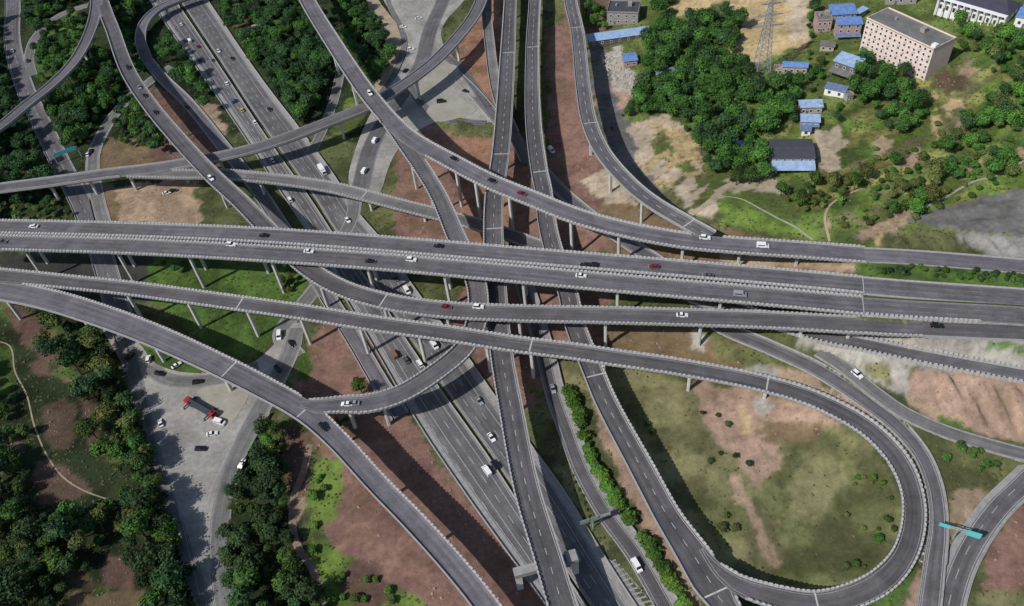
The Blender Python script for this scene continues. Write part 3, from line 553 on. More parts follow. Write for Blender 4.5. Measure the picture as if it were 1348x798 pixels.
n.links.new(n1.outputs['Fac'], mr.inputs['Value']); vm = n.nodes.new('ShaderNodeVectorMath'); vm.operation = 'SCALE'; n.links.new(at_.outputs['Color'], vm.inputs[0]); n.links.new(mr.outputs[0], vm.inputs['Scale']); n.links.new(vm.outputs[0], b.inputs['Base Color'])
bp = n.nodes.new('ShaderNodeBump'); bp.inputs['Strength'].default_value = .55; bp.inputs['Distance'].default_value = .8; n.links.new(n1.outputs['Fac'], bp.inputs['Height']); n.links.new(bp.outputs[0], b.inputs['Normal'])
me.materials.append(gm); go = bpy.data.objects.new('ground', me); COL.objects.link(go); go['kind'] = 'structure'

# ---------------------------------------------------------------- road building
def ribbon(mb, rd, o0, o1, z, l0=None, l1=None, mi=0, skirt=0.0):
    """strip between offsets o0<o1 (functions of local width or numbers)"""
    I = [i for i in range(len(rd.S)) if (l0 is None or rd.L[i] >= l0) and (l1 is None or rd.L[i] <= l1)]
    g = lambda o, i: o(rd.S[i, 3]) if callable(o) else o
    for a, c in zip(I[:-1], I[1:]):
        pa, pb = rd.off(a, g(o0, a), z), rd.off(a, g(o1, a), z); pc, pd = rd.off(c, g(o0, c), z), rd.off(c, g(o1, c), z)
        mb.quad(pa, pc, pd, pb, mi, [(g(o0, a), rd.L[a]), (g(o0, c), rd.L[c]), (g(o1, c), rd.L[c]), (g(o1, a), rd.L[a])])
        if not skirt: mb.uv2 += [(g(o0, a) / rd.S[a, 3], rd.S[a, 3] / 100), (g(o0, c) / rd.S[c, 3], rd.S[c, 3] / 100), (g(o1, c) / rd.S[c, 3], rd.S[c, 3] / 100), (g(o1, a) / rd.S[a, 3], rd.S[a, 3] / 100)]
        if skirt:
            dn = lambda p: (p[0], p[1], p[2] - skirt)
            mb.quad(dn(pa), dn(pc), pc, pa, mi); mb.quad(pb, pd, dn(pd), dn(pb), mi)
def sweep(mb, rd, prof, z=0, keep=None, mi=0):
    """closed profile [(offset, height)] swept along the road; keep[i] says whether segment i is built"""
    n_ = len(prof); prev = None
    for i in range(len(rd.S)):
        if keep is not None and not keep[i]:
            if prev is not None: mb.poly([mb.v[prev + k] for k in range(n_)], mi)
            prev = None; continue
        pr = [(p[0](rd.S[i, 3]) if callable(p[0]) else p[0], p[1]) for p in prof]
        k0_ = len(mb.v); mb.v += [rd.off(i, o, h + z) for o, h in pr]
        if prev is None: mb.f.append(tuple(range(k0_, k0_ + n_))); mb.m.append(mi); mb.uv += [(0, 0)] * n_
        else:
            for q in range(n_):
                r_ = (q + 1) % n_; mb.f.append((prev + q, k0_ + q, k0_ + r_, prev + r_)); mb.m.append(mi); mb.uv += [(0, 0)] * 4
        prev = k0_
    if prev is not None: mb.f.append(tuple(reversed(range(prev, prev + n_)))); mb.m.append(mi); mb.uv += [(0, 0)] * n_
def blocked(rd, x, y, z, grace=0.1, tol=3.0):
    for r in ROADS.values():
        if r is rd: continue
        i, d = r.near(x, y)
        if abs(r.S[i, 2] - z) < tol and d < r.S[i, 3] / 2 - grace:
            if i in (0, len(r.S) - 1) and d > 3: continue
            return True
    return False
def keepmask(rd, side, inset=.25):
    return [not blocked(rd, *rd.off(i, side * (rd.S[i, 3] / 2 - inset))[:2], rd.S[i, 2]) for i in range(len(rd.S))]
def planters(mb, rd, side, keep, step=2.6, ln=1.6, mi=0, h0=.75, h1=1.3, pl=None):
    l = 1.0
    while l < rd.L[-1] - 2:
        i = int(np.searchsorted(rd.L, l))
        if keep[min(i, len(keep) - 1)]:
            w2 = rd.interp(l)[1] / 2
            jl = ln * random.uniform(.85, 1.1)
            q = [rd.interp(l + dl, side * (w2 + o), 0)[0] for dl, o in ((0, -.55), (jl, -.55), (jl, .3), (0, .3))]
            if side > 0: pass
            else: q = q[::-1]
            P = [(p[0], p[1], p[2] + h0) for p in q] + [(p[0], p[1], p[2] + h1) for p in q]
            mb.hexa(P, mi)
            if pl is not None and random.random() < .35:
                c = np.mean(np.array(q), 0)
                pl.bar((c[0], c[1], c[2] + h1 - .1), (c[0], c[1], c[2] + h1 + random.uniform(.2, .5)), random.uniform(.3, .5), 5, .15)
        l += step
def dashes(mb, rd, o, on=4, gap=6, wd=.22, z=.02, l0=0, l1=None):
    l1 = l1 or rd.L[-1]; l = l0
    while l + on < l1:
        f = lambda ll, oo: rd.interp(ll, (o(rd.interp(ll)[1]) if callable(o) else o) + oo, z)[0]
        mb.quad(f(l, -wd / 2), f(l + on, -wd / 2), f(l + on, wd / 2), f(l, wd / 2)); l += on + gap
def line(mb, rd, o, wd=.2, z=.02):
    ribbon(mb, rd, (lambda w_: (o(w_) if callable(o) else o) - wd / 2), (lambda w_: (o(w_) if callable(o) else o) + wd / 2), z)

def pier_column(parent, x, y, zt, rz, wide, capw, girder=2.3):
    zb = ground(x, y) - .6; ztop = zt - girder
    mb = MB(); c, s = math.cos(rz), math.sin(rz)
    T = lambda p: (x + p[0] * c - p[1] * s, y + p[0] * s + p[1] * c, p[2])
    def ring(hx, hy, ch, z):
        return [T(p) for p in ((-hx + ch, -hy, z), (hx - ch, -hy, z), (hx, -hy + ch, z), (hx, hy - ch, z), (hx - ch, hy, z), (-hx + ch, hy, z), (-hx, hy - ch, z), (-hx, -hy + ch, z))]
    hx = .65; hy = wide / 2
    rings = [ring(hx, hy, .25, zb), ring(hx, hy, .25, ztop - 1.9), ring(hx + .05, capw / 2, .3, ztop - .3), ring(hx + .05, capw / 2, .3, ztop + .05)]
    k = len(mb.v)
    for r_ in rings: mb.v += r_
    for a_ in range(3):
        for i in range(8):
            j = (i + 1) % 8; mb.f.append((k + a_ * 8 + i, k + a_ * 8 + j, k + a_ * 8 + 8 + j, k + a_ * 8 + 8 + i)); mb.m.append(0); mb.uv += [(0, 0)] * 4
    mb.f.append(tuple(k + 24 + i for i in range(8))); mb.m.append(0); mb.uv += [(0, 0)] * 8
    mb.build('pier', M['pier'], parent)

def parapet_runs(rd, side, keep, low, high=None, period=1.75, ln=1.05, parent=None, mats=None, name='parapet', label=None, off=0.0):
    """one connected wall per unbroken stretch; with `high` its top alternates between wall and planter box"""
    runs = []; i = 0; n_ = len(rd.S)
    while i < n_:
        if keep[i]:
            j = i
            while j + 1 < n_ and keep[j + 1]: j += 1
            if j > i + 1: runs.append((rd.L[i], rd.L[j]))
            i = j + 1
        else: i += 1
    out = []
    for l0, l1 in runs:
        if l1 - l0 < 5: continue
        st = []
        if high:
            l = l0; st.append((l, 0)); l += .5
            while l + ln < l1 - .6:
                jl = ln * random.uniform(.75, 1.2); st += [(l, 0), (l + .001, 1), (l + jl, 1), (l + jl + .001, 0)]; l += period
            st.append((l1, 0))
        else:
            st = [(q, 0) for q in np.arange(l0, l1, 2.5)] + [(l1, 0)]
        mb = MB(); prev = None; n2 = len(low)
        for l, hgh in st:
            pr = high if hgh else low; c_, w_ = rd.interp(l); k = len(mb.v)
            for o, h in pr:
                p, _ = rd.interp(l, side * (w_ / 2 + o + off), h); mb.v.append(p)
            if prev is not None:
                for q in range(n2):
                    r_ = (q + 1) % n2; f_ = (prev[0] + q, k + q, k + r_, prev[0] + r_)
                    mb.f.append(f_ if side > 0 else f_[::-1]); mb.m.append(1 if (hgh or prev[1]) and not (q in (0, 1) and False) else 0); mb.uv += [(0, 0)] * 4
            prev = (k, hgh)
        o = mb.build(name, mats); out.append(o)
        if parent: o.parent = parent
    return out
LOWP = [(.06, -.5), (.06, .85), (-.26, .85), (-.42, .0), (-.42, -.06), (0, -.06)]
HIGHP = [(.22, .35), (.22, 1.06), (-.42, 1.06), (-.42, .45), (-.42, -.06), (0, -.06)]
WIDEP = [(.45, .3), (.45, .95), (-.6, .95), (-.6, .3), (-.42, -.06), (0, -.06)]
WIDEL = [(.3, -.5), (.3, .7), (-.75, .7), (-.75, .0), (-.42, -.06), (0, -.06)]
def viaduct(key, label, asph='asphalt', pl='planter', sides=(1, 1), plsides=(1, 1), piers=None, lanes=(0,), joints=(), dash=(3.5, 5.5), name='viaduct', edge=(1.0, 1.0), pw=1.5, noauto=False, strength=.25, solid=(), wide=(0, 0)):
    rd = ROADS[key]; root = thing(name, label, 'viaduct')
    hw = lambda k, e_=0: (lambda w_: w_ * k + e_)
    mb = MB()
    sweep(mb, rd, [(hw(-.5), -.02), (hw(.5), -.02), (hw(.5), -.38), (hw(.30), -.75), (hw(.25), -2.3), (hw(-.25), -2.3), (hw(-.30), -.75), (hw(-.5), -.38)][::-1])
    mb.build('deck', M['concrete_dark'], root)
    mb = MB(); ribbon(mb, rd, hw(-.5, .35), hw(.5, -.35), .0); mb.build('road_surface', asphm(asph, lanes, dash, edge, strength, solid), root, uv=True)
    for si, side in enumerate((1, -1)):
        if not sides[si]: continue
        keep = keepmask(rd, side)
        parapet_runs(rd, side, keep, WIDEL if wide[si] else LOWP, (WIDEP if wide[si] else HIGHP) if (plsides[si] and pl) else None, parent=root, mats=[M['parapet'], M[pl or 'planter_dim']])
    for jx, jy in joints:
        i, _ = rd.near(*at(jx, jy, rd.S[len(rd.S) // 2, 2])[:2])
        for _ in range(2): i, _d = rd.near(*at(jx, jy, rd.S[i, 2])[:2])
        l = rd.L[i]; mb = MB(); w2 = rd.S[i, 3] / 2 - .4
        mb.quad(rd.interp(l - .28, -w2, .03)[0], rd.interp(l + .28, -w2, .03)[0], rd.interp(l + .28, w2, .03)[0], rd.interp(l - .28, w2, .03)[0])
        mb.build('expansion_joint', M['joint'], root)
    ls = []
    if piers:
        for bx, by in piers:
            p = atg(bx, by, 0); ls.append((rd.near(p[0], p[1])[0], True))
    elif not noauto:
        l = 14
        while l < rd.L[-1] - 8:
            ls.append((int(np.searchsorted(rd.L, l)), False)); l += 32
    for i, forced in ls:
        i = min(i, len(rd.S) - 1); zt = rd.S[i, 2]
        for di in (0, 2, -2, 4, -4, 6, -6):
            j = min(max(i + di, 0), len(rd.S) - 1); x, y = rd.S[j, :2]
            hit = any(((lambda q: q[1] < r.S[q[0], 3] / 2 + 1.0)(r.near(x, y))) for r in ROADS.values() if r is not rd and (r.el and r.S[r.near(x, y)[0], 2] < zt - 2))
            if forced and di == 0: hit = any((r.el and r.S[r.near(x, y)[0], 2] < zt - 2 and r.near(x, y)[1] < r.S[r.near(x, y)[0], 3] / 2 + .6) for r in ROADS.values() if r is not rd)
            if not forced: hit = hit or any(r.near(x, y)[1] < r.S[r.near(x, y)[0], 3] / 2 + .8 for r in ground_roads)
            if not hit: break
        else: continue
        if zt - 2.3 - ground(x, y) < 1.2: continue
        pier_column(root, x, y, rd.S[j, 2], math.atan2(rd.T[j, 1], rd.T[j, 0]), pw, min(rd.S[j, 3] * .5, 5.2))
    return root
VA = [(69, 358), (179, 370), (271, 380), (374, 389), (501, 380), (594, 392), (693, 400), (818, 405), (950, 410), (1060, 412)]
viaduct('A1', 'north carriageway of the long twin viaduct crossing the whole picture', 'asphalt', lanes=(-.15, .15), piers=[(x, y - 22) for x, y in VA], joints=[(1137, 377)], plsides=(1, 1), wide=(0, 1), strength=.12)
viaduct('A2', 'south carriageway of the long twin viaduct crossing the whole picture', 'asphalt', lanes=(-.15, .15), piers=VA, joints=[(1137, 402)], wide=(1, 0), strength=.12)
viaduct('B', 'high curved viaduct sweeping from the top centre down to the right hillside', 'asphalt_violet', strength=.12, piers=[(420, 49), (447, 100), (468, 139), (597, 276), (638, 282), (700, 311), (761, 333), (815, 338), (897, 348), (970, 351), (1048, 353)], lanes=(0,), pw=1.6)
viaduct('C', 'ramp leaving the high curved viaduct and looping back under it to the lower left', 'asphalt', 'planter_dim', plsides=(1, 1), piers=[(516, 558), (590, 345), (560, 285), (548, 250), (470, 560)], lanes=())
viaduct('I', 'ramp from the top left corner running under the twin viaduct and along its south side', 'asphalt_dark', 'planter_dim', piers=[(112, 60), (216, 193), (262, 235), (316, 264), (380, 345), (430, 405), (526, 424), (600, 440), (675, 439), (795, 448), (920, 448), (1050, 455), (1120, 450)], lanes=(), joints=[(500, 397)])
viaduct('J', 'short curved ramp branching off to the left edge near the top left corner', 'asphalt', None, piers=[(112, 95), (81, 147), (35, 185)], lanes=())
viaduct('K', 'low viaduct from the left edge curving up over the highway to the top centre', 'asphalt', None, piers=[(68, 285), (124, 262), (169, 277), (247, 260), (300, 245), (455, 185), (560, 130), (610, 80), (-10, 290)], lanes=())
viaduct('K2', 'low ramp forking off the left viaduct and descending east across the highway', 'asphalt_pale', 'planter_dim', piers=[(352, 255), (483, 283), (557, 300)], lanes=(), joints=[(478, 257)])
viaduct('V1', 'straight north to south viaduct, left of the central pair', 'asphalt_dark', 'planter_dim', plsides=(0, 1), lanes=(0,), dash=(2.5, 4.5), strength=.6, edge=(.9, .9), joints=[(666, 68), (659, 204), (653, 300)])
viaduct('V2', 'north to south viaduct on the right of the central pair, widening at the bottom', 'asphalt_dark', 'planter', plsides=(1, 0), lanes=(0,), dash=(2.5, 4.5), strength=.6, edge=(.9, .9), joints=[(701, 63), (709, 228), (785, 492), (940, 776)])
viaduct('F', 'long viaduct ending in the big loop around the grassy bowl', 'asphalt_dark', 'planter', piers=[(98, 387), (193, 417), (264, 432), (335, 449), (406, 461), (480, 482), (561, 481), (631, 487), (700, 493), (800, 497), (904, 512), (1000, 545), (1060, 560)], joints=[(316, 401), (698, 457), (1007, 507), (1076, 795)], lanes=(), strength=.35)
viaduct('G', 'wide ramp curving from the left edge down to the bottom centre', 'asphalt_violet', 'planter', plsides=(1, 0), strength=.12, piers=[(20, 425), (128, 444), (222, 470), (313, 510), (428, 599), (500, 668), (560, 730)], joints=[(302, 486), (400, 541)], lanes=())
viaduct('W', 'curved ramp east of the central pair descending to the hillside', 'asphalt', 'planter_dim', plsides=(0, 0), piers=[(765, 70), (775, 206), (799, 257), (845, 292)], joints=[(760, 36), (776, 163), (905, 294)], lanes=(0,), strength=.7)
viaduct('HT', 'curved bridge of the hook shaped slip road over the highway at top left', 'asphalt_violet', None, lanes=(), piers=[(186, 40), (222, 18)])
viaduct('L', 'narrow ramp tucked beside the central pair at the top edge', 'asphalt_pale', None, lanes=())

# portal pier straddling the highway under the central viaduct
pr = thing('portal_pier', 'broad concrete crossbeam pier carrying the left central viaduct over the highway', 'bridge pier')
a0 = at(682, 752, 11.2); a1 = at(752, 733, 11.2); d = Vector((a1[0] - a0[0], a1[1] - a0[1], 0)); L_ = d.length; d.normalize(); nrm = Vector((-d.y, d.x, 0))
def TP(p, o=a0): return (o[0] + d.x * p[0] + nrm.x * p[1], o[1] + d.y * p[0] + nrm.y * p[1], p[2])
mb = MB(); mb.box(-1.5, L_ + 2.5, -1.5, 1.5, 9.2, 11.3, T=TP); mb.build('crossbeam', M['concrete'], pr)
mb = MB(); mb.box(L_ - 1.9, L_ + 1.9, -2.0, 2.0, 10.4, 12.0, T=TP); mb.build('beam_head', M['concrete'], pr)
for u in (-.2, L_ + 1):
    mb = MB(); mb.box(u - 1.1, u + 1.1, -1.1, 1.1, -1, 9.25, T=TP); mb.build('column', M['pier'], pr)

# highway on the ground
def groundroad(key, nm, asph='asphalt', sh=.4, base='concrete', lanes=(), edges=True, dash=(4, 6), skirt=.9, strength=.5, solid=()):
    rd = ROADS[key]; mb = MB()
    ribbon(mb, rd, lambda w_: -w_ / 2, lambda w_: w_ / 2, 0, skirt=skirt); o = mb.build(nm, M[base]); o['kind'] = 'structure'
    mb = MB(); l_, r_ = sh if isinstance(sh, tuple) else (sh, sh)
    ribbon(mb, rd, lambda w_: -w_ / 2 + r_, lambda w_: w_ / 2 - l_, .012)
    mb.build('asphalt_surface', asphm(asph, lanes, dash, (l_ + .4, r_ + .4) if edges is True else (edges or None), strength, solid), o, uv=True)
    return o
groundroad('ML', 'highway', 'asphalt_mid', (.5, 2.6), lanes=(.10, -.27), solid=(.30, -.10))
groundroad('MR', 'highway', 'asphalt_mid', (.6, 2.6) if False else (2.6, .6), lanes=(-.26, -.06), solid=(.14,))
groundroad('H', 'slip_road', 'asphalt_violet', .5)
groundroad('Y', 'street', 'asphalt', .6, lanes=(0,))
groundroad('Z', 'street', 'asphalt_pale', .6)
groundroad('J2', 'street', 'asphalt_pale', .5, edges=False)
groundroad('X1', 'street', 'asphalt_pale', .5)
groundroad('X2', 'lane', 'asphalt_pale', .5, edges=False)
groundroad('N', 'service_road', 'asphalt', .7)
groundroad('Q', 'hillside_road', 'asphalt', .7, edges=False)
groundroad('P2', 'hillside_road', 'asphalt_pale', .7, edges=False)
groundroad('T', 'street', 'asphalt', (.9, 2.0), lanes=(0,))
groundroad('S', 'service_road', 'asphalt_dark', (2.6, .6))
groundroad('A1g', 'main_road', 'asphalt', .5, lanes=(-.15, .15), strength=.16)
groundroad('A2g', 'main_road', 'asphalt', .5, lanes=(-.15, .15), strength=.16)
groundroad('Bg', 'hill_road', 'asphalt_violet', .6, edges=False)
groundroad('Ig', 'main_road', 'asphalt_dark', .4)
groundroad('Xs', 'pavement', 'asphalt_pale', .2, edges=False)

# barriers on the ground roads
def barrier(key, side, label, planter=None, h=.9, m='parapet', name='road_barrier', off=.0):
    rd = ROADS[key]; keep = keepmask(rd, side, .6)
    low = [(.2, -.4), (.1, h), (-.12, h), (-.25, -.4)]; high = [(.4, -.4), (.35, 1.3), (-.5, 1.3), (-.35, -.4)]
    t_ = parapet_runs(rd, side, keep, low, high if planter else None, mats=[M[m], M[planter or m]], name=name, off=off)
    if not t_: return
    if len(t_) == 1: tag(t_[0], label, 'barrier'); return
    p_ = at(674, 400, 0); r = thing(name, label, 'barrier')
    for o in t_: o.name = 'wall_section'; o.parent = r
barrier('ML', 1, 'concrete median wall of the wide diagonal highway')
barrier('ML', -1, 'concrete edge wall along the left side of the wide diagonal highway')
barrier('MR', 1, 'concrete edge wall along the right side of the wide diagonal highway')
barrier('H', 1, 'low wall on the highway side of the hook shaped slip road at top left', h=.7)
barrier('H', -1, 'low wall on the outer side of the hook shaped slip road at top left', h=.7)
barrier('N', 1, 'pale wall on the outer side of the service road curling round the loop', h=.6)
barrier('N', -1, 'pale wall on the inner side of the service road curling round the loop', None, h=.6)
barrier('Q', 1, 'planter topped wall on the upper side of the narrow hillside road', 'planter')
barrier('Q', -1, 'planter topped wall on the lower side of the narrow hillside road', 'planter_dim')
barrier('P2', -1, 'low stone wall below the road under the pink cut slope', h=.5, m='concrete')
barrier('Bg', 1, 'low kerb wall on the uphill side of the road leaving right edge', h=.4)
barrier('A1g', 1, 'low wall north of the twin road at the right edge', h=.5, m='planter_dim')
barrier('A1g', -1, 'pale low median wall between the twin roads at the right edge', h=.5, m='planter_dim')
barrier('A2g', 1, 'dark low hedge kerb along the median of the twin road at right edge', h=.7, m='planter_plant')
barrier('A2g', -1, 'planter topped wall south of the twin road near the right edge', 'planter')
barrier('Ig', 1, 'wall on the north side of the single road at right edge', 'planter_dim')
barrier('Ig', -1, 'wall on the south side of the single road at right edge', None)
barrier('S', 1, 'long wall between the service road and the hedge row', h=1.0)
barrier('S', -1, 'low kerb wall between the service road and the grass wedge', h=.35)
barrier('T', 1, 'pale kerb wall along the west side of the bottom right street', h=.5)
barrier('Y', -1, 'kerb wall along the west side of the shaded left street', h=.5)

# draped dirt paths, following the terrain
PATHS = []
def drape(name, pts, wd, m, z0=5.0, lift=.06):
    P_ = [atg(a_, b_, z0) for a_, b_ in pts]; S_ = catmull([(*p, wd) for p in P_], 1.5); r = Road('_tmp', S_, False); del ROADS['_tmp']; PATHS.append(r); mb = MB()
    for i in range(len(S_) - 1):
        q = []
        for j, sd_ in ((i, -1), (i + 1, -1), (i + 1, 1), (i, 1)):
            x, y, _z = r.off(j, sd_ * wd / 2); q.append((x, y, ground(x, y) + lift))
        mb.quad(*q)
    o = mb.build(name, M[m]); o['kind'] = 'structure'; return o
drape('dirt_path', [(-10, 448), (12, 455), (20, 490), (35, 520), (45, 560), (62, 600), (85, 630), (115, 648), (150, 660), (168, 668)], .6, 'tan')
drape('dirt_path', [(950, 258), (975, 262), (1010, 280), (1045, 298), (1070, 316)], .8, 'island')
drape('dirt_path', [(1030, 244), (985, 236), (955, 246), (938, 262), (920, 276), (905, 284)], 3.2, 'tan')
drape('dirt_path', [(1152, 242), (1125, 252), (1095, 268), (1086, 285), (1092, 318)], 1.0, 'tan')
drape('dirt_path', [(1348, 212), (1310, 232), (1285, 238), (1240, 262), (1200, 280)], 1.0, 'island')
drape('dirt_lane', [(408, 585), (400, 620), (388, 650), (385, 690), (392, 720), (412, 750), (425, 800), (430, 850)], 2.8, 'redwall')
# plazas
def flatpoly(name, pts, m, z=0.0, kind='structure', thick=.5, label=None, cat=None):
    W_ = [at(a, b, z) for a, b in pts]; mb = MB()
    ar = sum(W_[i][0] * W_[(i + 1) % len(W_)][1] - W_[(i + 1) % len(W_)][0] * W_[i][1] for i in range(len(W_)))
    if ar < 0: W_ = W_[::-1]
    mb.poly(W_)
    for i in range(len(W_)):
        a_, b_ = W_[i], W_[(i + 1) % len(W_)]; mb.quad((a_[0], a_[1], z - thick), (b_[0], b_[1], z - thick), b_, a_)
    o = mb.build(name, M[m])
    if kind: o['kind'] = kind
    if label: tag(o, label, cat)
    return o
def smoothpoly(pts, n_=4):
    P_ = np.array(pts, float)
    for _ in range(2):
        Q_ = []
        for i in range(len(P_)):
            a_, b_ = P_[i], P_[(i + 1) % len(P_)]; Q_ += [a_ * .75 + b_ * .25, a_ * .25 + b_ * .75]
        P_ = np.array(Q_)
    return [tuple(p) for p in P_]
flatpoly('plaza', smoothpoly(PLAZA), 'asphalt_plaza', .022)
flatpoly('junction', smoothpoly(XPLAZA), 'asphalt_plaza', .022)
flatpoly('traffic_island', [(258, 514), (278, 508), (300, 504), (331, 513), (322, 532), (304, 559), (286, 546)], 'island', .12)
def overlay(pts, m, z=.04, w_=7, kerb=None):
    W_ = catmull([(*at(q[0], q[1], z), q[2] if len(q) > 2 else w_) for q in pts]); r = Road('_tmp', W_, False); del ROADS['_tmp']; mb = MB(); ribbon(mb, r, lambda q: -q / 2, lambda q: q / 2, 0)
    o = mb.build('street', asphm(m, (), edges=(.4, .4), strength=.3), uv=True); o['kind'] = 'structure'
    return r
overlay([(160, 440), (172, 480), (186, 545), (205, 620), (232, 705), (266, 800), (285, 860)], 'asphalt_pale', w_=7.5)
overlay([(391, 432), (378, 470), (352, 520), (328, 566), (303, 625), (290, 690), (291, 745), (297, 800), (300, 860)], 'asphalt_pale', .055, 7.5)
overlay([(196, 484), (222, 500), (262, 502), (305, 494), (340, 482)], 'asphalt_pale', .07, 6.5)
overlay([(590, -30), (583, 0), (566, 40), (556, 80), (538, 112), (512, 150), (488, 195), (474, 250)], 'asphalt_mid', .045, 10)
overlay([(556, 84), (580, 74), (600, 84), (622, 110), (648, 148)], 'asphalt', .06, 6)
overlay([(540, 112), (556, 138), (590, 158), (640, 162)], 'asphalt_mid', .075, 5)
flatpoly('traffic_island', smoothpoly([(549, 122), (576, 86), (600, 84), (608, 96), (570, 124), (552, 134)]), 'island', .14)
flatpoly('traffic_island', smoothpoly([(555, 146), (592, 122), (612, 132), (632, 146), (602, 156), (576, 162)]), 'island', .14)
flatpoly('traffic_island', [(205, 636), (232, 740), (262, 798), (268, 830), (262, 830), (222, 728), (200, 640)], 'asphalt_plaza', .05)
flatpoly('pavement', smoothpoly([(497, 0), (520, 28), (533, 48), (532, 68), (520, 100), (500, 125), (490, 110), (512, 80), (505, 40), (480, 5), (470, -20), (490, -20)]), 'tan', .15)
# painted edge lines on the plaza
M['worn_paint'] = mat('worn_paint', (.30, .295, .28), var=.25, scale=.6)
def pxline(pts, wd=.3, z=.05, parent=None, nm='painted_line'):
    S = catmull([(*at(a, b, z), wd) for a, b in pts]); r = Road('_tmp', S, False); del ROADS['_tmp']; mb = MB(); ribbon(mb, r, -wd / 2, wd / 2, 0); o = mb.build(nm, M['worn_paint'])
    if parent: o.parent = parent
    else: o['kind'] = 'structure'
    return o
pxline([(318, 560), (296, 605), (276, 650), (272, 720), (282, 798)], .35)
pxline([(196, 520), (218, 600), (238, 680), (262, 780)], .25)
# chevrons in the merge wedge at the bottom
mb = MB()
for k in range(11):
    t = k / 10; a_ = (803 + 42 * t, 742 + 60 * t); b_ = (816 + 62 * t, 752 + 60 * t)
    m_ = ((a_[0] + b_[0]) / 2 + 1, (a_[1] + b_[1]) / 2 - 9)
    for u, v in ((a_, m_), (m_, b_)):
        U, V = Vector(at(*u, .06)), Vector(at(*v, .06)); dd = (V - U).normalized() * 0; q = Vector((0, .55, 0)); mb.quad(U, U + q, V + q, V)
o = mb.build('chevron_marking', M['worn_paint']); o['kind'] = 'structure'
flatpoly('gore_paving', [(800, 735), (812, 742), (850, 798), (870, 840), (850, 840), (826, 795)], 'asphalt_plaza', .03)
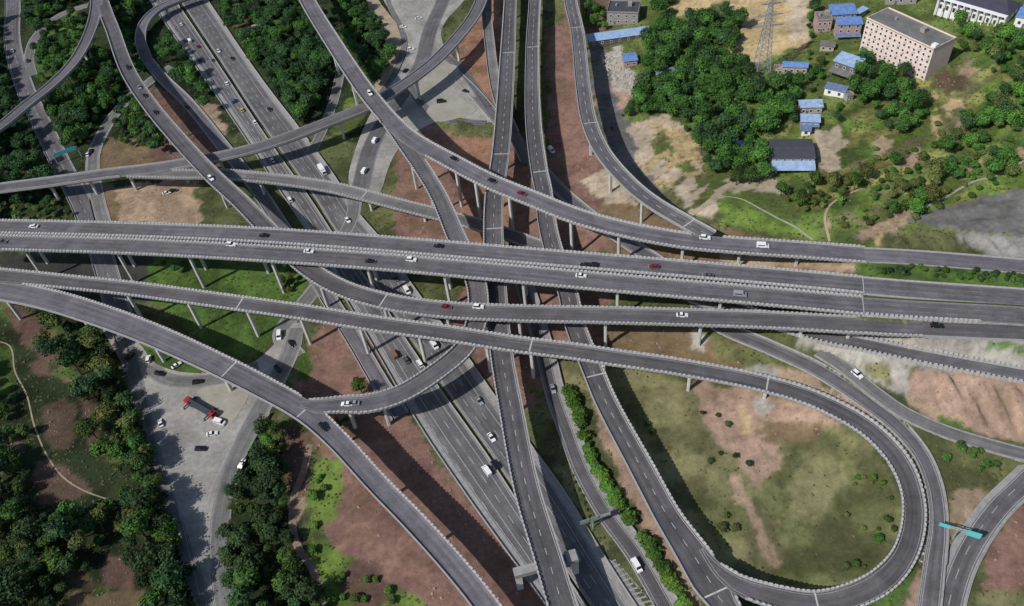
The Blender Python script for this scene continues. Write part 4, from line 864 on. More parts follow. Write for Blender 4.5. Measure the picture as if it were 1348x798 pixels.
#OBJECTS
# ---------------------------------------------------------------- buildings
def solve_h(base, top, zg):
    b_ = at(*base, zg); best = min(np.arange(1, 70, .1), key=lambda h: abs(topx(b_[0], b_[1], zg + h)[1] - top[1])); return float(best)
def frame2(A, B):
    """local frame: x along the front from A to B, y into the building"""
    ux = Vector((B[0] - A[0], B[1] - A[1], 0)); L = ux.length; ux.normalize(); uy = Vector((-ux.y, ux.x, 0)); return L, ux, uy
def house(label, FL, FR, z0, h, depth, roof='flat', wall='wall_grey', rmat='grey_roof', rows=2, cols=3, cat='house', name='house', ov=.5, awning=None, front_win=True, balcony=False, rise=2.0, win=(1.2, 1.4), side_win=True, extra=None):
    A = at(*FL, z0 + h); B = at(*FR, z0 + h); L, ux, uy = frame2(A, B)
    root = thing(name, label, cat, (A[0], A[1], z0), math.atan2(ux.y, ux.x))
    mb = MB(); t = .25
    zb = -3.0
    mb.box(0, L, 0, depth, zb, h); mb.build('wall', M[wall], root)
    mb = MB(); r = M[rmat]
    if roof == 'flat':
        mb.box(-ov * .3, L + ov * .3, -ov * .3, depth + ov * .3, h + .003, h + .3); ro = mb.build('roof', r, root)
        mb = MB(); q = ov * .3
        for bx in ((-q, L + q, -q, -q + .25), (-q, L + q, depth + q - .25, depth + q), (-q, -q + .25, -q + .25, depth + q - .25), (L + q - .25, L + q, -q + .25, depth + q - .25)): mb.box(*bx, h + .3, h + 1.0)
        mb.build('roof_parapet', M[wall], ro)
        if depth > 6:
            mb = MB(); mb.box(L * .62, L * .62 + 2.6, depth * .55, depth * .55 + 2.6, h + .3, h + 2.6); mb.build('stair_head', M['wall_grey'], ro)
            mb = MB(); mb.bar((L * .25, depth * .6, h + .3), (L * .25, depth * .6, h + 1.7), .7, 10); mb.build('water_tank', M['steel'], ro)
    elif roof == 'shed':
        P = [(-ov, -ov, h + .05), (L + ov, -ov, h + .05), (L + ov, depth + ov, h + rise), (-ov, depth + ov, h + rise)]
        mb.hexa(P + [(p[0], p[1], p[2] + .18) for p in P]); ro = mb.build('roof', r, root)
        mb = MB(); mb.poly([(0.01, 0, h), (0.01, depth, h), (0.01, depth, h + rise - .1)]); mb.poly([(L - .01, 0, h), (L - .01, depth, h + rise - .1), (L - .01, depth, h)]); mb.quad((0, depth - .01, h), (L, depth - .01, h), (L, depth - .01, h + rise - .1), (0, depth - .01, h + rise - .1)); mb.build('gable_wall', M[wall], root)
        mb = MB(); nb = max(3, int(L / 1.2))
        for k in range(nb + 1):
            x = -ov + (L + 2 * ov) * k / nb - .04 * (k == nb)
            mb.hexa([(x, -ov, h + .23), (x + .07, -ov, h + .23), (x + .07, depth + ov, h + rise + .18), (x, depth + ov, h + rise + .18), (x, -ov, h + .31), (x + .07, -ov, h + .31), (x + .07, depth + ov, h + rise + .26), (x, depth + ov, h + rise + .26)])
        mb.build('roof_seam', r, ro)
    else:
        hip = min(depth, L) * .35 if roof == 'hip' else 0
        e1 = (-ov, -ov, h); e2 = (L + ov, -ov, h); e3 = (L + ov, depth + ov, h); e4 = (-ov, depth + ov, h); r1 = (hip - (0 if hip else ov), depth / 2, h + rise); r2 = (L - hip + (0 if hip else ov), depth / 2, h + rise)
        mb.quad(e1, e2, r2, r1); mb.quad(e3, e4, r1, r2); mb.tri(e4, e1, r1); mb.tri(e2, e3, r2); mb.quad(e4, e3, e2, e1)
        ro = mb.build('roof', r, root)
        mb = MB(); mb.bar(r1, r2, .18, 5); mb.build('ridge', r, ro)
    def window(x, z, side=None):
        ww, wh = win; mb = MB(); o = MB()
        if side is None:
            T = lambda p: p
        else:
            T = lambda p: (L - p[1], p[0], p[2]) if side > 0 else (p[1], depth - p[0], p[2])
        fr = [(x - ww / 2 - .12, x + ww / 2 + .12, z - .12, z), (x - ww / 2 - .12, x + ww / 2 + .12, z + wh, z + wh + .12), (x - ww / 2 - .12, x - ww / 2, z, z + wh), (x + ww / 2, x + ww / 2 + .12, z, z + wh)]
        for x0, x1, z0_, z1 in fr: mb.box(x0, x1, -.1, .02, z0_, z1, T=T)
        f = mb.build('window', M['wall_white' if wall != 'wall_white' else 'wall_grey'], root)
        o.quad(T((x - ww / 2, -.03, z)), T((x + ww / 2, -.03, z)), T((x + ww / 2, -.03, z + wh)), T((x - ww / 2, -.03, z + wh))); o.build('pane', M['glass_win'], f)
    if front_win and rows:
        fh = h / rows
        for r_ in range(rows):
            for c in range(cols):
                window(L * (c + .5) / cols, r_ * fh + fh * .32)
            if side_win and depth > 5:
                for c in range(max(1, int(depth / 5))): window(depth * (c + .5) / max(1, int(depth / 5)), r_ * fh + fh * .32, 1)
        if cols > 2 and depth > 3:
            mb = MB(); x = L * .5 / cols + L / cols * .5; mb.box(x - .55, x + .55, -.09, .01, 0, 2.1); mb.build('door', M['wall_dark'], root)
    if balcony:
        fh = h / rows
        for r_ in range(1, rows):
            for c in range(1 + r_ % 2, cols, 3):
                x = L * (c + .5) / cols; mb = MB(); mb.box(x - .9, x + .9, -.75, -.13, r_ * fh + .35, r_ * fh + .5); mb.box(x - .9, x + .9, -.75, -.68, r_ * fh + .5, r_ * fh + 1.2); mb.build('balcony', M[wall], root)
    if awning:
        am, ah, ad, drop = awning; mb = MB(); P = [(-.2, -ad, ah - drop), (L + .2, -ad, ah - drop), (L + .2, -.05, ah), (-.2, -.05, ah)]
        mb.hexa(P + [(p[0], p[1], p[2] + .12) for p in P]); mb.build('awning', M[am], root)
        for x in (.1, L - .1):
            mb = MB(); mb.bar((x, -ad + .15, -2), (x, -ad + .15, ah - drop), .1); mb.build('awning_post', M['steel'], root)
    return root, L
# large apartment block
zA = atg(1214, 107)[2]; hA = solve_h((1214, 107), (1228, 66), zA)
apt, LA = house('big pale pink apartment block with flat grey roof and rows of small dark windows', (1141, 25), (1229, 66), zA, hA, 16.0, 'flat', 'wall_pink', 'grey_roof', 6, 14, 'apartment block', 'apartment_block', win=(1.1, 1.3), balcony=True, side_win=False)
mb = MB(); mb.box(LA - 2.4, LA + .1, .6, 3.0, hA + .3, hA + 2.2); mb.build('roof_shed', M['wall_white'], apt)
def wh(px_, py_, dz=0): return atg(px_, py_, 20)[2] + dz
house('white villa with arcaded front and dark violet hipped roof at the top right corner', (1238, -6), (1328, 20), wh(1290, 34), 8, 15, 'hip', 'wall_white', 'violet_roof', 2, 10, 'villa', 'villa', rise=3.2, win=(1.2, 2.2))
va = [o for o in bpy.data.objects if o.name.startswith('villa')][0]
A = at(1238, -6, wh(1290, 34) + 8); B = at(1328, 20, wh(1290, 34) + 8); LV = math.hypot(B[0] - A[0], B[1] - A[1])
for k in range(11):
    mb = MB(); x = .4 + (LV - .8) * k / 10; mb.bar((x, -2.2, -2), (x, -2.2, 7.0), .32, 8); mb.box(x - .5, x + .5, -2.7, -1.7, 7.0, 7.4); mb.build('column', M['wall_white'], va)
mb = MB(); mb.box(0, LV, -2.8, -.12, 7.4, 7.9); mb.build('portico_roof', M['wall_white'], va)
house('small blue roofed hall right of the white villa', (1338, 22), (1375, 30), wh(1345, 38), 5, 14, 'gable', 'wall_white', 'blue_roof', 1, 3, rise=1.6)
house('grey low house tucked above the apartment block roof', (1168, -6), (1208, -4), wh(1190, 8), 5, 8, 'flat', 'wall_grey', 'grey_roof', 1, 3)
house('tall narrow house with rose brick front and stained flat roof', (1077, 28), (1096, 27), wh(1086, 48), 7, 9, 'flat', 'wall_rose', 'grey_roof', 2, 3)
house('blue roofed house behind the rose fronted house with blue awning', (1096, 20), (1128, 18), wh(1110, 32), 6, 9, 'shed', 'wall_grey', 'blue_roof', 2, 3, rise=1.2)
house('rose fronted house with two blue roofs and a blue porch beside the apartment block', (1103, 33), (1135, 32), wh(1118, 60), 8, 6, 'shed', 'wall_rose', 'blue_roof', 3, 3, rise=1.0, awning=('blue_dull', 2.8, 3.0, .6))
house('house under a broad pale blue roof with cluttered dark terrace', (1098, 80), (1127, 90), wh(1105, 112), 8, 7.5, 'shed', 'wall_dark', 'blue_pale', 2, 3, rise=1.6, awning=('grey_roof', 5.0, 4.5, .8))
house('low shed with dull blue roof below the pale blue roofed house', (1086, 116), (1112, 122), wh(1100, 128), 3.5, 4.5, 'shed', 'wall_white', 'blue_dull', 1, 2, rise=.7)
house('small brick house with bright blue roof beside the sandy clearing', (1031, 88), (1063, 89), wh(1048, 99), 4.2, 5.5, 'gable', 'wall_tan', 'blue_roof', 1, 4, rise=1.3)
house('upper of two light blue roofed sheds at the wood edge', (1054, 142), (1083, 141), wh(1068, 148), 4, 5, 'shed', 'wall_tan', 'blue_pale', 1, 3, rise=.9)
house('lower of two light blue roofed sheds at the wood edge', (1055, 160), (1079, 161), wh(1068, 168), 4, 5, 'shed', 'wall_grey', 'blue_pale', 1, 3, rise=.8, awning=('blue_dull', 2.6, 1.6, .5))
house('square house with dark slate roof and blue tarpaulin porch', (1017, 208), (1073, 208), wh(1045, 224), 6, 14.5, 'gable', 'wall_grey', 'slate', 2, 5, rise=.9, awning=('blue_pale', 4.4, 5.6, 1.6))
house('grey roofed white block house at the top edge left of the woods', (799, 17), (840, 18), wh(820, 32), 7.5, 15, 'flat', 'wall_grey', 'slate', 2, 4, rise=2)
house('long low shed with sloping light blue roof below the grey block house', (776, 55), (856, 44), wh(815, 62), 3.6, 7, 'shed', 'wall_dark', 'blue_pale', 1, 7, 'shed', 'shed', rise=.9)
house('bright blue roofed hut standing on pale rubble', (822, 81), (839, 79), wh(830, 86), 4, 8.5, 'gable', 'wall_rose', 'blue_roof', 1, 2, 'hut', 'hut', rise=.8)
house('small dark blue roofed hut hidden between the trees', (868, 101), (890, 96), wh(878, 106), 3.5, 5, 'shed', 'wall_tan', 'blue_dull', 1, 2, 'hut', 'hut', rise=.6)
house('small pink roofed building beside the forest at the upper left', (318, 42), (343, 34), 0, 3, 4.5, 'gable', 'wall_tan', 'wall_rose', 1, 3, 'hut', 'hut', rise=.8)

house('tiny light blue lean-to at the left corner of the apartment block', (1131, 18), (1142, 12), wh(1136, 22), 3.5, 3, 'shed', 'wall_grey', 'blue_pale', 1, 1, 'shed', 'shed', rise=.4)
house('grey annex wedged below the rose fronted houses', (1080, 60), (1098, 62), wh(1088, 68), 3, 4, 'shed', 'wall_tan', 'grey_roof', 1, 2, 'shed', 'shed', rise=.5)
house('small grey kiosk beside the pale blue roofed terrace house', (1116, 128), (1124, 126), wh(1120, 136), 2.8, 3.5, 'flat', 'wall_grey', 'grey_roof', 1, 1, 'kiosk', 'kiosk')
house('narrow annex with dull blue roof under the two light blue sheds', (1056, 172), (1067, 173), wh(1062, 178), 2.6, 2.8, 'shed', 'wall_white', 'blue_dull', 1, 1, 'shed', 'shed', rise=.4)
house('low tan outbuilding left of the bright blue roofed brick house', (1020, 92), (1030, 92), wh(1025, 100), 3, 4, 'flat', 'wall_tan', 'wall_rose', 1, 2, 'shed', 'shed')
house('little white hut in the shade of the village wood', (966, 192), (978, 193), wh(972, 200), 3, 3.5, 'shed', 'wall_white', 'blue_pale', 1, 1, 'hut', 'hut', rise=.5)
house('grey roofed shed at the foot of the slate roofed house', (1003, 226), (1014, 224), wh(1008, 232), 2.6, 3.4, 'shed', 'wall_white', 'grey_roof', 1, 1, 'shed', 'shed', rise=.4)
# ---------------------------------------------------------------- lattice pylon
pz_ = atg(1001, 102, 18); pyl = thing('power_pylon', 'grey steel lattice power pylon rising from the sandy clearing', 'pylon', pz_)
HP = 46.0
def pw_(z): return 3.6 * (1 - z / HP) ** 1.0 + .6
for sx in (-1, 1):
    for sy in (-1, 1):
        mb = MB(); mb.bar((sx * pw_(0), sy * pw_(0), -1), (sx * pw_(HP), sy * pw_(HP), HP), .22, 5, .12); mb.build('leg', M['steel'], pyl)
mb = MB(); zz = [0]
while zz[-1] < HP - 2: zz.append(zz[-1] + pw_(zz[-1]) * 1.3 + .4)
for z0_, z1_ in zip(zz[:-1], zz[1:]):
    a_, b_ = pw_(z0_), pw_(z1_)
    cs = [(-1, -1), (1, -1), (1, 1), (-1, 1)]
    for k in range(4):
        p, q = cs[k], cs[(k + 1) % 4]
        mb.bar((p[0] * a_, p[1] * a_, z0_), (q[0] * b_, q[1] * b_, z1_), .11, 4); mb.bar((q[0] * a_, q[1] * a_, z0_), (p[0] * b_, p[1] * b_, z1_), .11, 4); mb.bar((p[0] * b_, p[1] * b_, z1_), (q[0] * b_, q[1] * b_, z1_), .1, 4)
mb.build('lattice_bracing', M['steel'], pyl)
for zc, wd in ((30, 8.5), (36, 7), (42, 5.5)):
    mb = MB()
    for sy in (-1, 1):
        mb.bar((-wd, 0, zc), (wd, 0, zc), .14, 4) if sy > 0 else None
        for sx in (-1, 1): mb.bar((sx * wd, 0, zc), (sx * .6, sy * pw_(zc), zc + 1.6), .1, 4); mb.bar((sx * wd, 0, zc), (sx * .6, sy * pw_(zc), zc), .1, 4)
    mb.build('crossarm', M['steel'], pyl)

# ---------------------------------------------------------------- sign gantries
def gantry(label, p0, p1, z0, h, boards, bmat, post=(0.1, .9), beam=True, loc=None):
    a_ = at(*p0, z0 + h); b_ = at(*p1, z0 + h); L, ux, uy = frame2(a_, b_)
    r = thing('sign_gantry', label, 'gantry', (a_[0], a_[1], z0), math.atan2(ux.y, ux.x))
    for t in post:
        mb = MB(); mb.bar((L * t, .3, -.4), (L * t, .3, h + .6), .28, 8); mb.build('post', M['green_frame'], r)
    mb = MB()
    for z in (h - .5, h + .5): mb.bar((0, .3, z), (L, .3, z), .16, 6)
    nb = max(2, int(L / 1.6))
    for k in range(nb): mb.bar((L * k / nb, .3, h - .5), (L * (k + 1) / nb, .3, h + .5), .09, 4)
    mb.build('truss_beam', M['green_frame'], r)
    for t0, t1, bh in boards:
        mb = MB(); mb.box(L * t0, L * t1, -.02, .14, h - bh / 2, h + bh / 2); mb.build('sign_board', M[bmat], r)
    return r
gantry('gantry with two blank teal sign boards beside the bottom right street', (1236, 690), (1292, 707), 7.2, 6.5, ((.02, .28, 1.7), (.66, .99, 2.9)), 'teal', post=(.46,))
gantry('overhead gantry with a long teal board spanning the shaded left street', (70, 205), (101, 194), 0, 6.5, ((.05, .95, 2.4),), 'teal', post=(0, 1))
gantry('green framed gantry on the grass wedge reaching over the narrow service road', (764, 689), (812, 674), 0, 6.5, ((.0, .25, 2.4), (.30, .5, 2.6)), 'green_frame', post=(.35,))
g_ = [o for o in bpy.data.objects if o.name.startswith('sign_gantry')][-1]
mb = MB(); mb.box(11.2, 14.2, -.06, .12, 5.0, 8.2); o_ = mb.build('sign_board', M['purple'], g_); o_['label'] = 'dark purple sign board'

# ---------------------------------------------------------------- vehicles
def loft(mb, prof, half, mi=0):
    """prof: closed side outline (x, z); half(z) gives the half width at that height"""
    n_ = len(prof); k = len(mb.v)
    for x, z in prof: mb.v.append((x, half(x, z), z))
    for x, z in prof: mb.v.append((x, -half(x, z), z))
    mb.f.append(tuple(range(k, k + n_))); mb.f.append(tuple(reversed(range(k + n_, k + 2 * n_)))); mb.m += [mi, mi]; mb.uv += [(0, 0)] * (2 * n_)
    for i in range(n_):
        j = (i + 1) % n_; mb.f.append((k + j, k + i, k + n_ + i, k + n_ + j)); mb.m.append(mi); mb.uv += [(0, 0)] * 4
def wheel(par, x, y, r, wd=.24):
    mb = MB(); mb.bar((x, y - wd / 2, r), (x, y + wd / 2, r), r, 14); o = mb.build('wheel', M['tyre'], par)
    mb = MB(); s_ = 1 if y > 0 else -1; mb.bar((x, y + s_ * wd / 2, r), (x, y + s_ * (wd / 2 + .015), r), r * .6, 10); mb.build('rim', M['c_silver'], o)
def make_car(kind, colr_, label, name='car', cat='car'):
    m = M['c_' + colr_]; r = thing(name, label, cat)
    if kind in ('sedan', 'suv'):
        suv = kind == 'suv'; L2 = 2.3 if not suv else 2.35; hb = .92 if not suv else 1.08; ht = 1.45 if not suv else 1.75; W2 = .91 if not suv else .95
        body = [(-L2, .35), (-L2 - .02, .62), (-L2 + .05, hb - .08), (-L2 + .35, hb), (-1.0 if suv else -1.35, hb + .02), (.85, hb), (L2 - .5, hb - .14), (L2 - .08, hb - .3), (L2, .52), (L2 - .05, .30), (L2 - .5, .22), (-L2 + .4, .22)]
        mb = MB(); loft(mb, body, lambda x, z: W2 * (1 - .10 * max(0, (abs(x) - 1.6)) / .7) * (.96 if z > .8 else 1)); mb.build('body', m, r)
        gl = ([(-2.15, hb + .0), (-1.95, ht - .12), (-1.7, ht - .04), (.25, ht - .04), (.95, hb)] if suv else [(-1.75, hb + .0), (-1.1, ht - .1), (-.85, ht - .03), (.15, ht - .03), (1.0, hb)])
        mb = MB(); loft(mb, gl[::-1] if False else gl, lambda x, z: W2 * .93 - (z - hb) * .28); mb.build('windows', M['glass'], r)
        x0, x1 = (gl[1][0] + .12, gl[3][0] - .02); zt = ht - .038; hw_ = W2 * .93 - (zt - hb) * .28
        mb = MB(); mb.box(x0, x1, -hw_ + .0, hw_ - .0, zt - .02, zt + .055); mb.build('roof', m, r)
        wx = (1.38, -1.38)
        for x in wx:
            for y in (-.80, .80): wheel(r, x, y, .33)
        for y in (-.62, .62):
            mb = MB(); mb.box(L2 - .14, L2 - .01, y - .2, y + .2, .55, .68); mb.build('headlight', M['lamp_w'], r)
            mb = MB(); mb.box(-L2 - .03, -L2 + .06, y - .2, y + .2, .65, .8); mb.build('tail_light', M['lamp_r'], r)
    elif kind == 'van':
        mb = MB(); loft(mb, [(-2.6, .3), (-2.62, 1.9), (-2.45, 2.1), (1.1, 2.1), (1.75, 1.25), (2.45, 1.0), (2.6, .75), (2.6, .3)], lambda x, z: .98 - (z > 1.3) * .08); mb.build('body', m, r)
        mb = MB(); mb.quad((1.16, -.82, 2.05), (1.76, -.9, 1.29), (1.76, .9, 1.29), (1.16, .82, 2.05)); mb.v = [(x + .025, y, z + .02) for x, y, z in mb.v]; mb.build('windscreen', M['glass'], r)
        for s_ in (-1, 1):
            mb = MB(); y = s_ * .945; mb.box(-2.0, .9, min(y - .02, y + .02), max(y - .02, y + .02), 1.3, 1.75); mb.build('side_window', M['glass'], r)
        for x in (1.7, -1.7):
            for y in (-.86, .86): wheel(r, x, y, .36)
    elif kind == 'truck':
        mb = MB(); mb.box(-4.2, 2.0, -1.2, 1.2, 1.05, 3.3); mb.build('cargo_box', M['c_' + (colr_ if colr_ != 'grey' else 'silver')], r)
        mb = MB(); loft(mb, [(2.15, .5), (2.15, 2.5), (2.4, 2.65), (3.4, 2.6), (3.85, 1.6), (3.95, .5)], lambda x, z: 1.12); mb.build('cab', m, r)
        mb = MB(); mb.quad((3.44, -.98, 2.54), (3.86, -.98, 1.66), (3.86, .98, 1.66), (3.44, .98, 2.54)); mb.v = [(x + .03, y, z + .02) for x, y, z in mb.v]; mb.build('windscreen', M['glass'], r)
        mb = MB(); mb.box(-4.1, 3.4, -.45, .45, .6, 1.04); mb.build('chassis', M['tyre'], r)
        for x in (3.0, -2.2, -3.3):
            for y in (-1.0, 1.0): wheel(r, x, y, .48, .32)
    return r
RN = dict(A1='the upper twin deck', A2='the lower twin deck', B='the high curved viaduct', C='the looping ramp', I='the top left ramp', ML='the left half of the highway', MR='the right half of the highway',
          G='the wide left ramp', H='the hook shaped slip road', S='the narrow service road', X='the junction at top centre', P='the triangular plaza', X1='the street under the viaducts', Z='the short street at far left', Y='the shaded left street', N='the curling service road', P2='the road below the pink slope', Ig='the road at right edge', U='the sandy ground under the twin viaduct', LW='the lawn beside the plaza')
CARS = [
 ('A1', 45, 299, 'sedan', 'white'), ('A1', 347, 311, 'sedan', 'black'), ('A1', 577, 325, 'sedan', 'black'), ('A1', 770, 350, 'sedan', 'black'), ('A1', 780, 350, 'suv', 'black'), ('A1', 861, 352, 'sedan', 'red'), ('A1', 932, 364, 'sedan', 'grey'),
 ('A2', 4, 319, 'sedan', 'grey'), ('A2', 305, 323, 'suv', 'white'), ('A2', 407, 332, 'sedan', 'white'), ('A2', 488, 345, 'sedan', 'black'), ('A2', 542, 343, 'suv', 'white'), ('A2', 765, 364, 'sedan', 'white'), ('A2', 974, 389, 'van', 'silver'),
 ('I', 588, 405, 'sedan', 'red'), ('I', 630, 405, 'suv', 'white'), ('I', 898, 416, 'sedan', 'white'), ('I', 169, 90, 'suv', 'black'), ('I', 184, 116, 'sedan', 'silver'), ('I', 191, 127, 'sedan', 'black'), ('I', 205, 149, 'sedan', 'black'), ('I', 278, 236, 'suv', 'white'),
 ('H', 246, 142, 'sedan', 'black'), ('B', 487, 124, 'suv', 'white'), ('B', 598, 210, 'sedan', 'black'), ('B', 648, 239, 'sedan', 'black'), ('B', 687, 256, 'sedan', 'red'), ('B', 928, 314, 'suv', 'white'), ('B', 1004, 325, 'van', 'white'),
 ('G', 426, 563, 'suv', 'black'), ('C', 457, 533, 'sedan', 'white'), ('C', 466, 532, 'sedan', 'silver'), ('Ig', 1233, 430, 'suv', 'black'),
 ('ML', 239, 33, 'sedan', 'white'), ('ML', 250, 55, 'van', 'white'), ('ML', 261, 62, 'sedan', 'red'), ('ML', 263, 80, 'sedan', 'black'), ('ML', 280, 80, 'sedan', 'grey'), ('ML', 299, 111, 'sedan', 'white'), ('ML', 307, 134, 'van', 'blue'), ('ML', 319, 146, 'sedan', 'yellow'), ('ML', 336, 162, 'sedan', 'white'),
 ('ML', 359, 212, 'sedan', 'white'), ('ML', 382, 264, 'suv', 'white'), ('ML', 487, 401, 'sedan', 'silver'), ('ML', 519, 468, 'van', 'orange'), ('ML', 535, 475, 'sedan', 'grey'), ('ML', 553, 480, 'suv', 'white'), ('ML', 641, 621, 'van', 'white'), ('ML', 652, 613, 'suv', 'black'),
 ('MR', 288, 68, 'sedan', 'white'), ('MR', 306, 78, 'sedan', 'black'), ('MR', 355, 145, 'sedan', 'black'), ('MR', 425, 227, 'truck', 'white'), ('MR', 458, 291, 'sedan', 'white'), ('MR', 520, 368, 'sedan', 'grey'), ('MR', 536, 384, 'van', 'white'), ('MR', 572, 456, 'van', 'white'), ('MR', 631, 529, 'sedan', 'silver'), ('MR', 647, 577, 'sedan', 'white'),
 ('S', 728, 513, 'sedan', 'silver'), ('S', 838, 746, 'van', 'white'),
 ('P', 172, 470, 'suv', 'black', 60), ('P', 166, 491, 'sedan', 'silver', 100), ('P', 196, 474, 'suv', 'white', 95), ('P', 211, 493, 'suv', 'black', -20), ('P', 261, 504, 'suv', 'black', 5), ('P', 212, 558, 'sedan', 'white', 115), ('P', 280, 572, 'sedan', 'white', 5), ('P', 265, 592, 'suv', 'black', -8), ('P', 290, 557, 'van', 'white', -28),
 ('LW', 233, 482, 'sedan', 'white', 40), ('X1', 368, 443, 'van', 'white'), ('X1', 384, 453, 'sedan', 'black'), ('X1', 366, 487, 'suv', 'black'), ('P', 319, 612, 'sedan', 'white', 75),
 ('X', 531, 36, 'sedan', 'white', -20), ('X', 551, 25, 'sedan', 'white', 10), ('X', 541, 66, 'suv', 'white', 0), ('X', 534, 94, 'suv', 'black', 60), ('X', 581, 135, 'van', 'black', 0), ('X', 613, 121, 'sedan', 'black', -40), ('X', 494, 186, 'van', 'white', 70), ('X', 480, 226, 'van', 'white', 70),
 ('Z', 116, 204, 'sedan', 'white'), ('Z', 120, 200, 'sedan', 'black'), ('Y', 37, 81, 'sedan', 'black'), ('Y', 17, 68, 'sedan', 'white'), ('U', 220, 255, 'sedan', 'white', 10), ('U', 228, 252, 'sedan', 'black', 10),
 ('N', 726, 199, 'van', 'white'), ('P2', 1128, 494, 'suv', 'white'),
]
CN = dict(white='white', black='black', grey='dark grey', silver='silver', red='red', blue='blue', yellow='yellow', orange='rusty orange')
KN = dict(sedan='car', suv='tall car', van='van', truck='box truck')
ORD = ['first', 'second', 'third', 'fourth', 'fifth', 'sixth', 'seventh', 'eighth', 'ninth', 'tenth']
protos = {}; used_ = set(); groups_ = {}
for c in CARS: groups_.setdefault((c[0], c[3], c[4]), []).append(c)
for c in CARS:
    key, x_, y_, kind, cl = c[:5]; g = sorted(groups_[(key, kind, cl)], key=lambda q: q[1]); k = g.index(c)
    lab = '%s %s on %s' % (CN[cl], KN[kind], RN[key])
    if len(g) == 2: lab += [', the left one of two', ', the right one of two'][k]
    elif len(g) > 2: lab += ', %s from left of %d' % (ORD[k], len(g))
    if key in ROADS:
        rd = ROADS[key]; z = 0
        for _ in range(4): p = at(x_, y_, z); i, d = rd.near(p[0], p[1]); z = rd.S[i, 2] + .03
        rz = math.atan2(rd.T[i, 1], rd.T[i, 0]) + (math.pi if key in ('A1', 'ML', 'X1') else 0)
    else:
        p = at(x_, y_, 0); z = max(.03, ground(p[0], p[1]) + .03) if key in ('U', 'LW') else .03; rz = math.radians(c[5])
    if (kind, cl) not in protos:
        r = protos[(kind, cl)] = make_car(kind, cl, lab, dict(sedan='car', suv='car', van='van', truck='truck')[kind], dict(sedan='car', suv='car', van='van', truck='truck')[kind])
        r.location = (p[0], p[1], z); r.rotation_euler = (0, 0, rz)
    else: r = copy_tree(protos[(kind, cl)], (p[0], p[1], z), rz, 1.0, lab)
    r['group'] = 'vehicles on ' + RN[key]

# red crane truck
p0 = at(250, 531, .05); p1 = at(286, 551, .05); L, ux, uy = frame2(p0, p1)
cr_ = thing('crane_truck', 'red crane truck with dark boom parked on the plaza with outriggers spread', 'truck', p0, math.atan2(ux.y, ux.x))
mb = MB(); mb.box(-1, L - .5, -.55, .55, .75, 1.2); mb.build('chassis', M['tyre'], cr_)
mb = MB(); mb.box(1.2, L - 3.2, -1.3, 1.3, 1.21, 1.75); mb.build('deck', M['bed'], cr_)
mb = MB(); loft(mb, [(L - 2.9, .6), (L - 2.9, 2.9), (L - 2.6, 3.05), (L - 1.0, 3.0), (L - .5, 1.9), (L - .4, .6)], lambda x, z: 1.25); mb.build('cab', M['crane_red'], cr_)
mb = MB(); mb.quad((L - .95, -1.1, 2.92), (L - .52, -1.1, 1.98), (L - .52, 1.1, 1.98), (L - .95, 1.1, 2.92)); mb.v = [(x + .03, y, z + .02) for x, y, z in mb.v]; mb.build('windscreen', M['glass'], cr_)
mb = MB(); loft(mb, [(-1.4, 1.2), (-1.5, 2.6), (-1.0, 3.2), (.9, 3.2), (1.6, 2.3), (1.6, 1.2)], lambda x, z: 1.35); mb.build('turret', M['crane_red'], cr_)
mb = MB(); mb.hexa([(.6, -.45, 2.6), (L - 1.6, -.3, 3.1), (L - 1.6, .3, 3.1), (.6, .45, 2.6), (.6, -.45, 3.6), (L - 1.6, -.3, 3.75), (L - 1.6, .3, 3.75), (.6, .45, 3.6)]); mb.build('boom', M['bed'], cr_)
for s_ in (-1, 1):
    for x in (.2, L - 4):
        mb = MB(); y0, y1 = sorted((s_ * .5, s_ * 3.4)); mb.box(x - .2, x + .2, y0, y1, .75, 1.1); mb.bar((x, s_ * 3.2, 0), (x, s_ * 3.2, .8), .14, 6); mb.bar((x, s_ * 3.2, -.02), (x, s_ * 3.2, .08), .5, 8); mb.build('outrigger', M['bed'], cr_)
for x in (L - 1.6, L - 4.6, 2.0, .4):
    for y in (-1.1, 1.1): wheel(cr_, x, y, .52, .34)

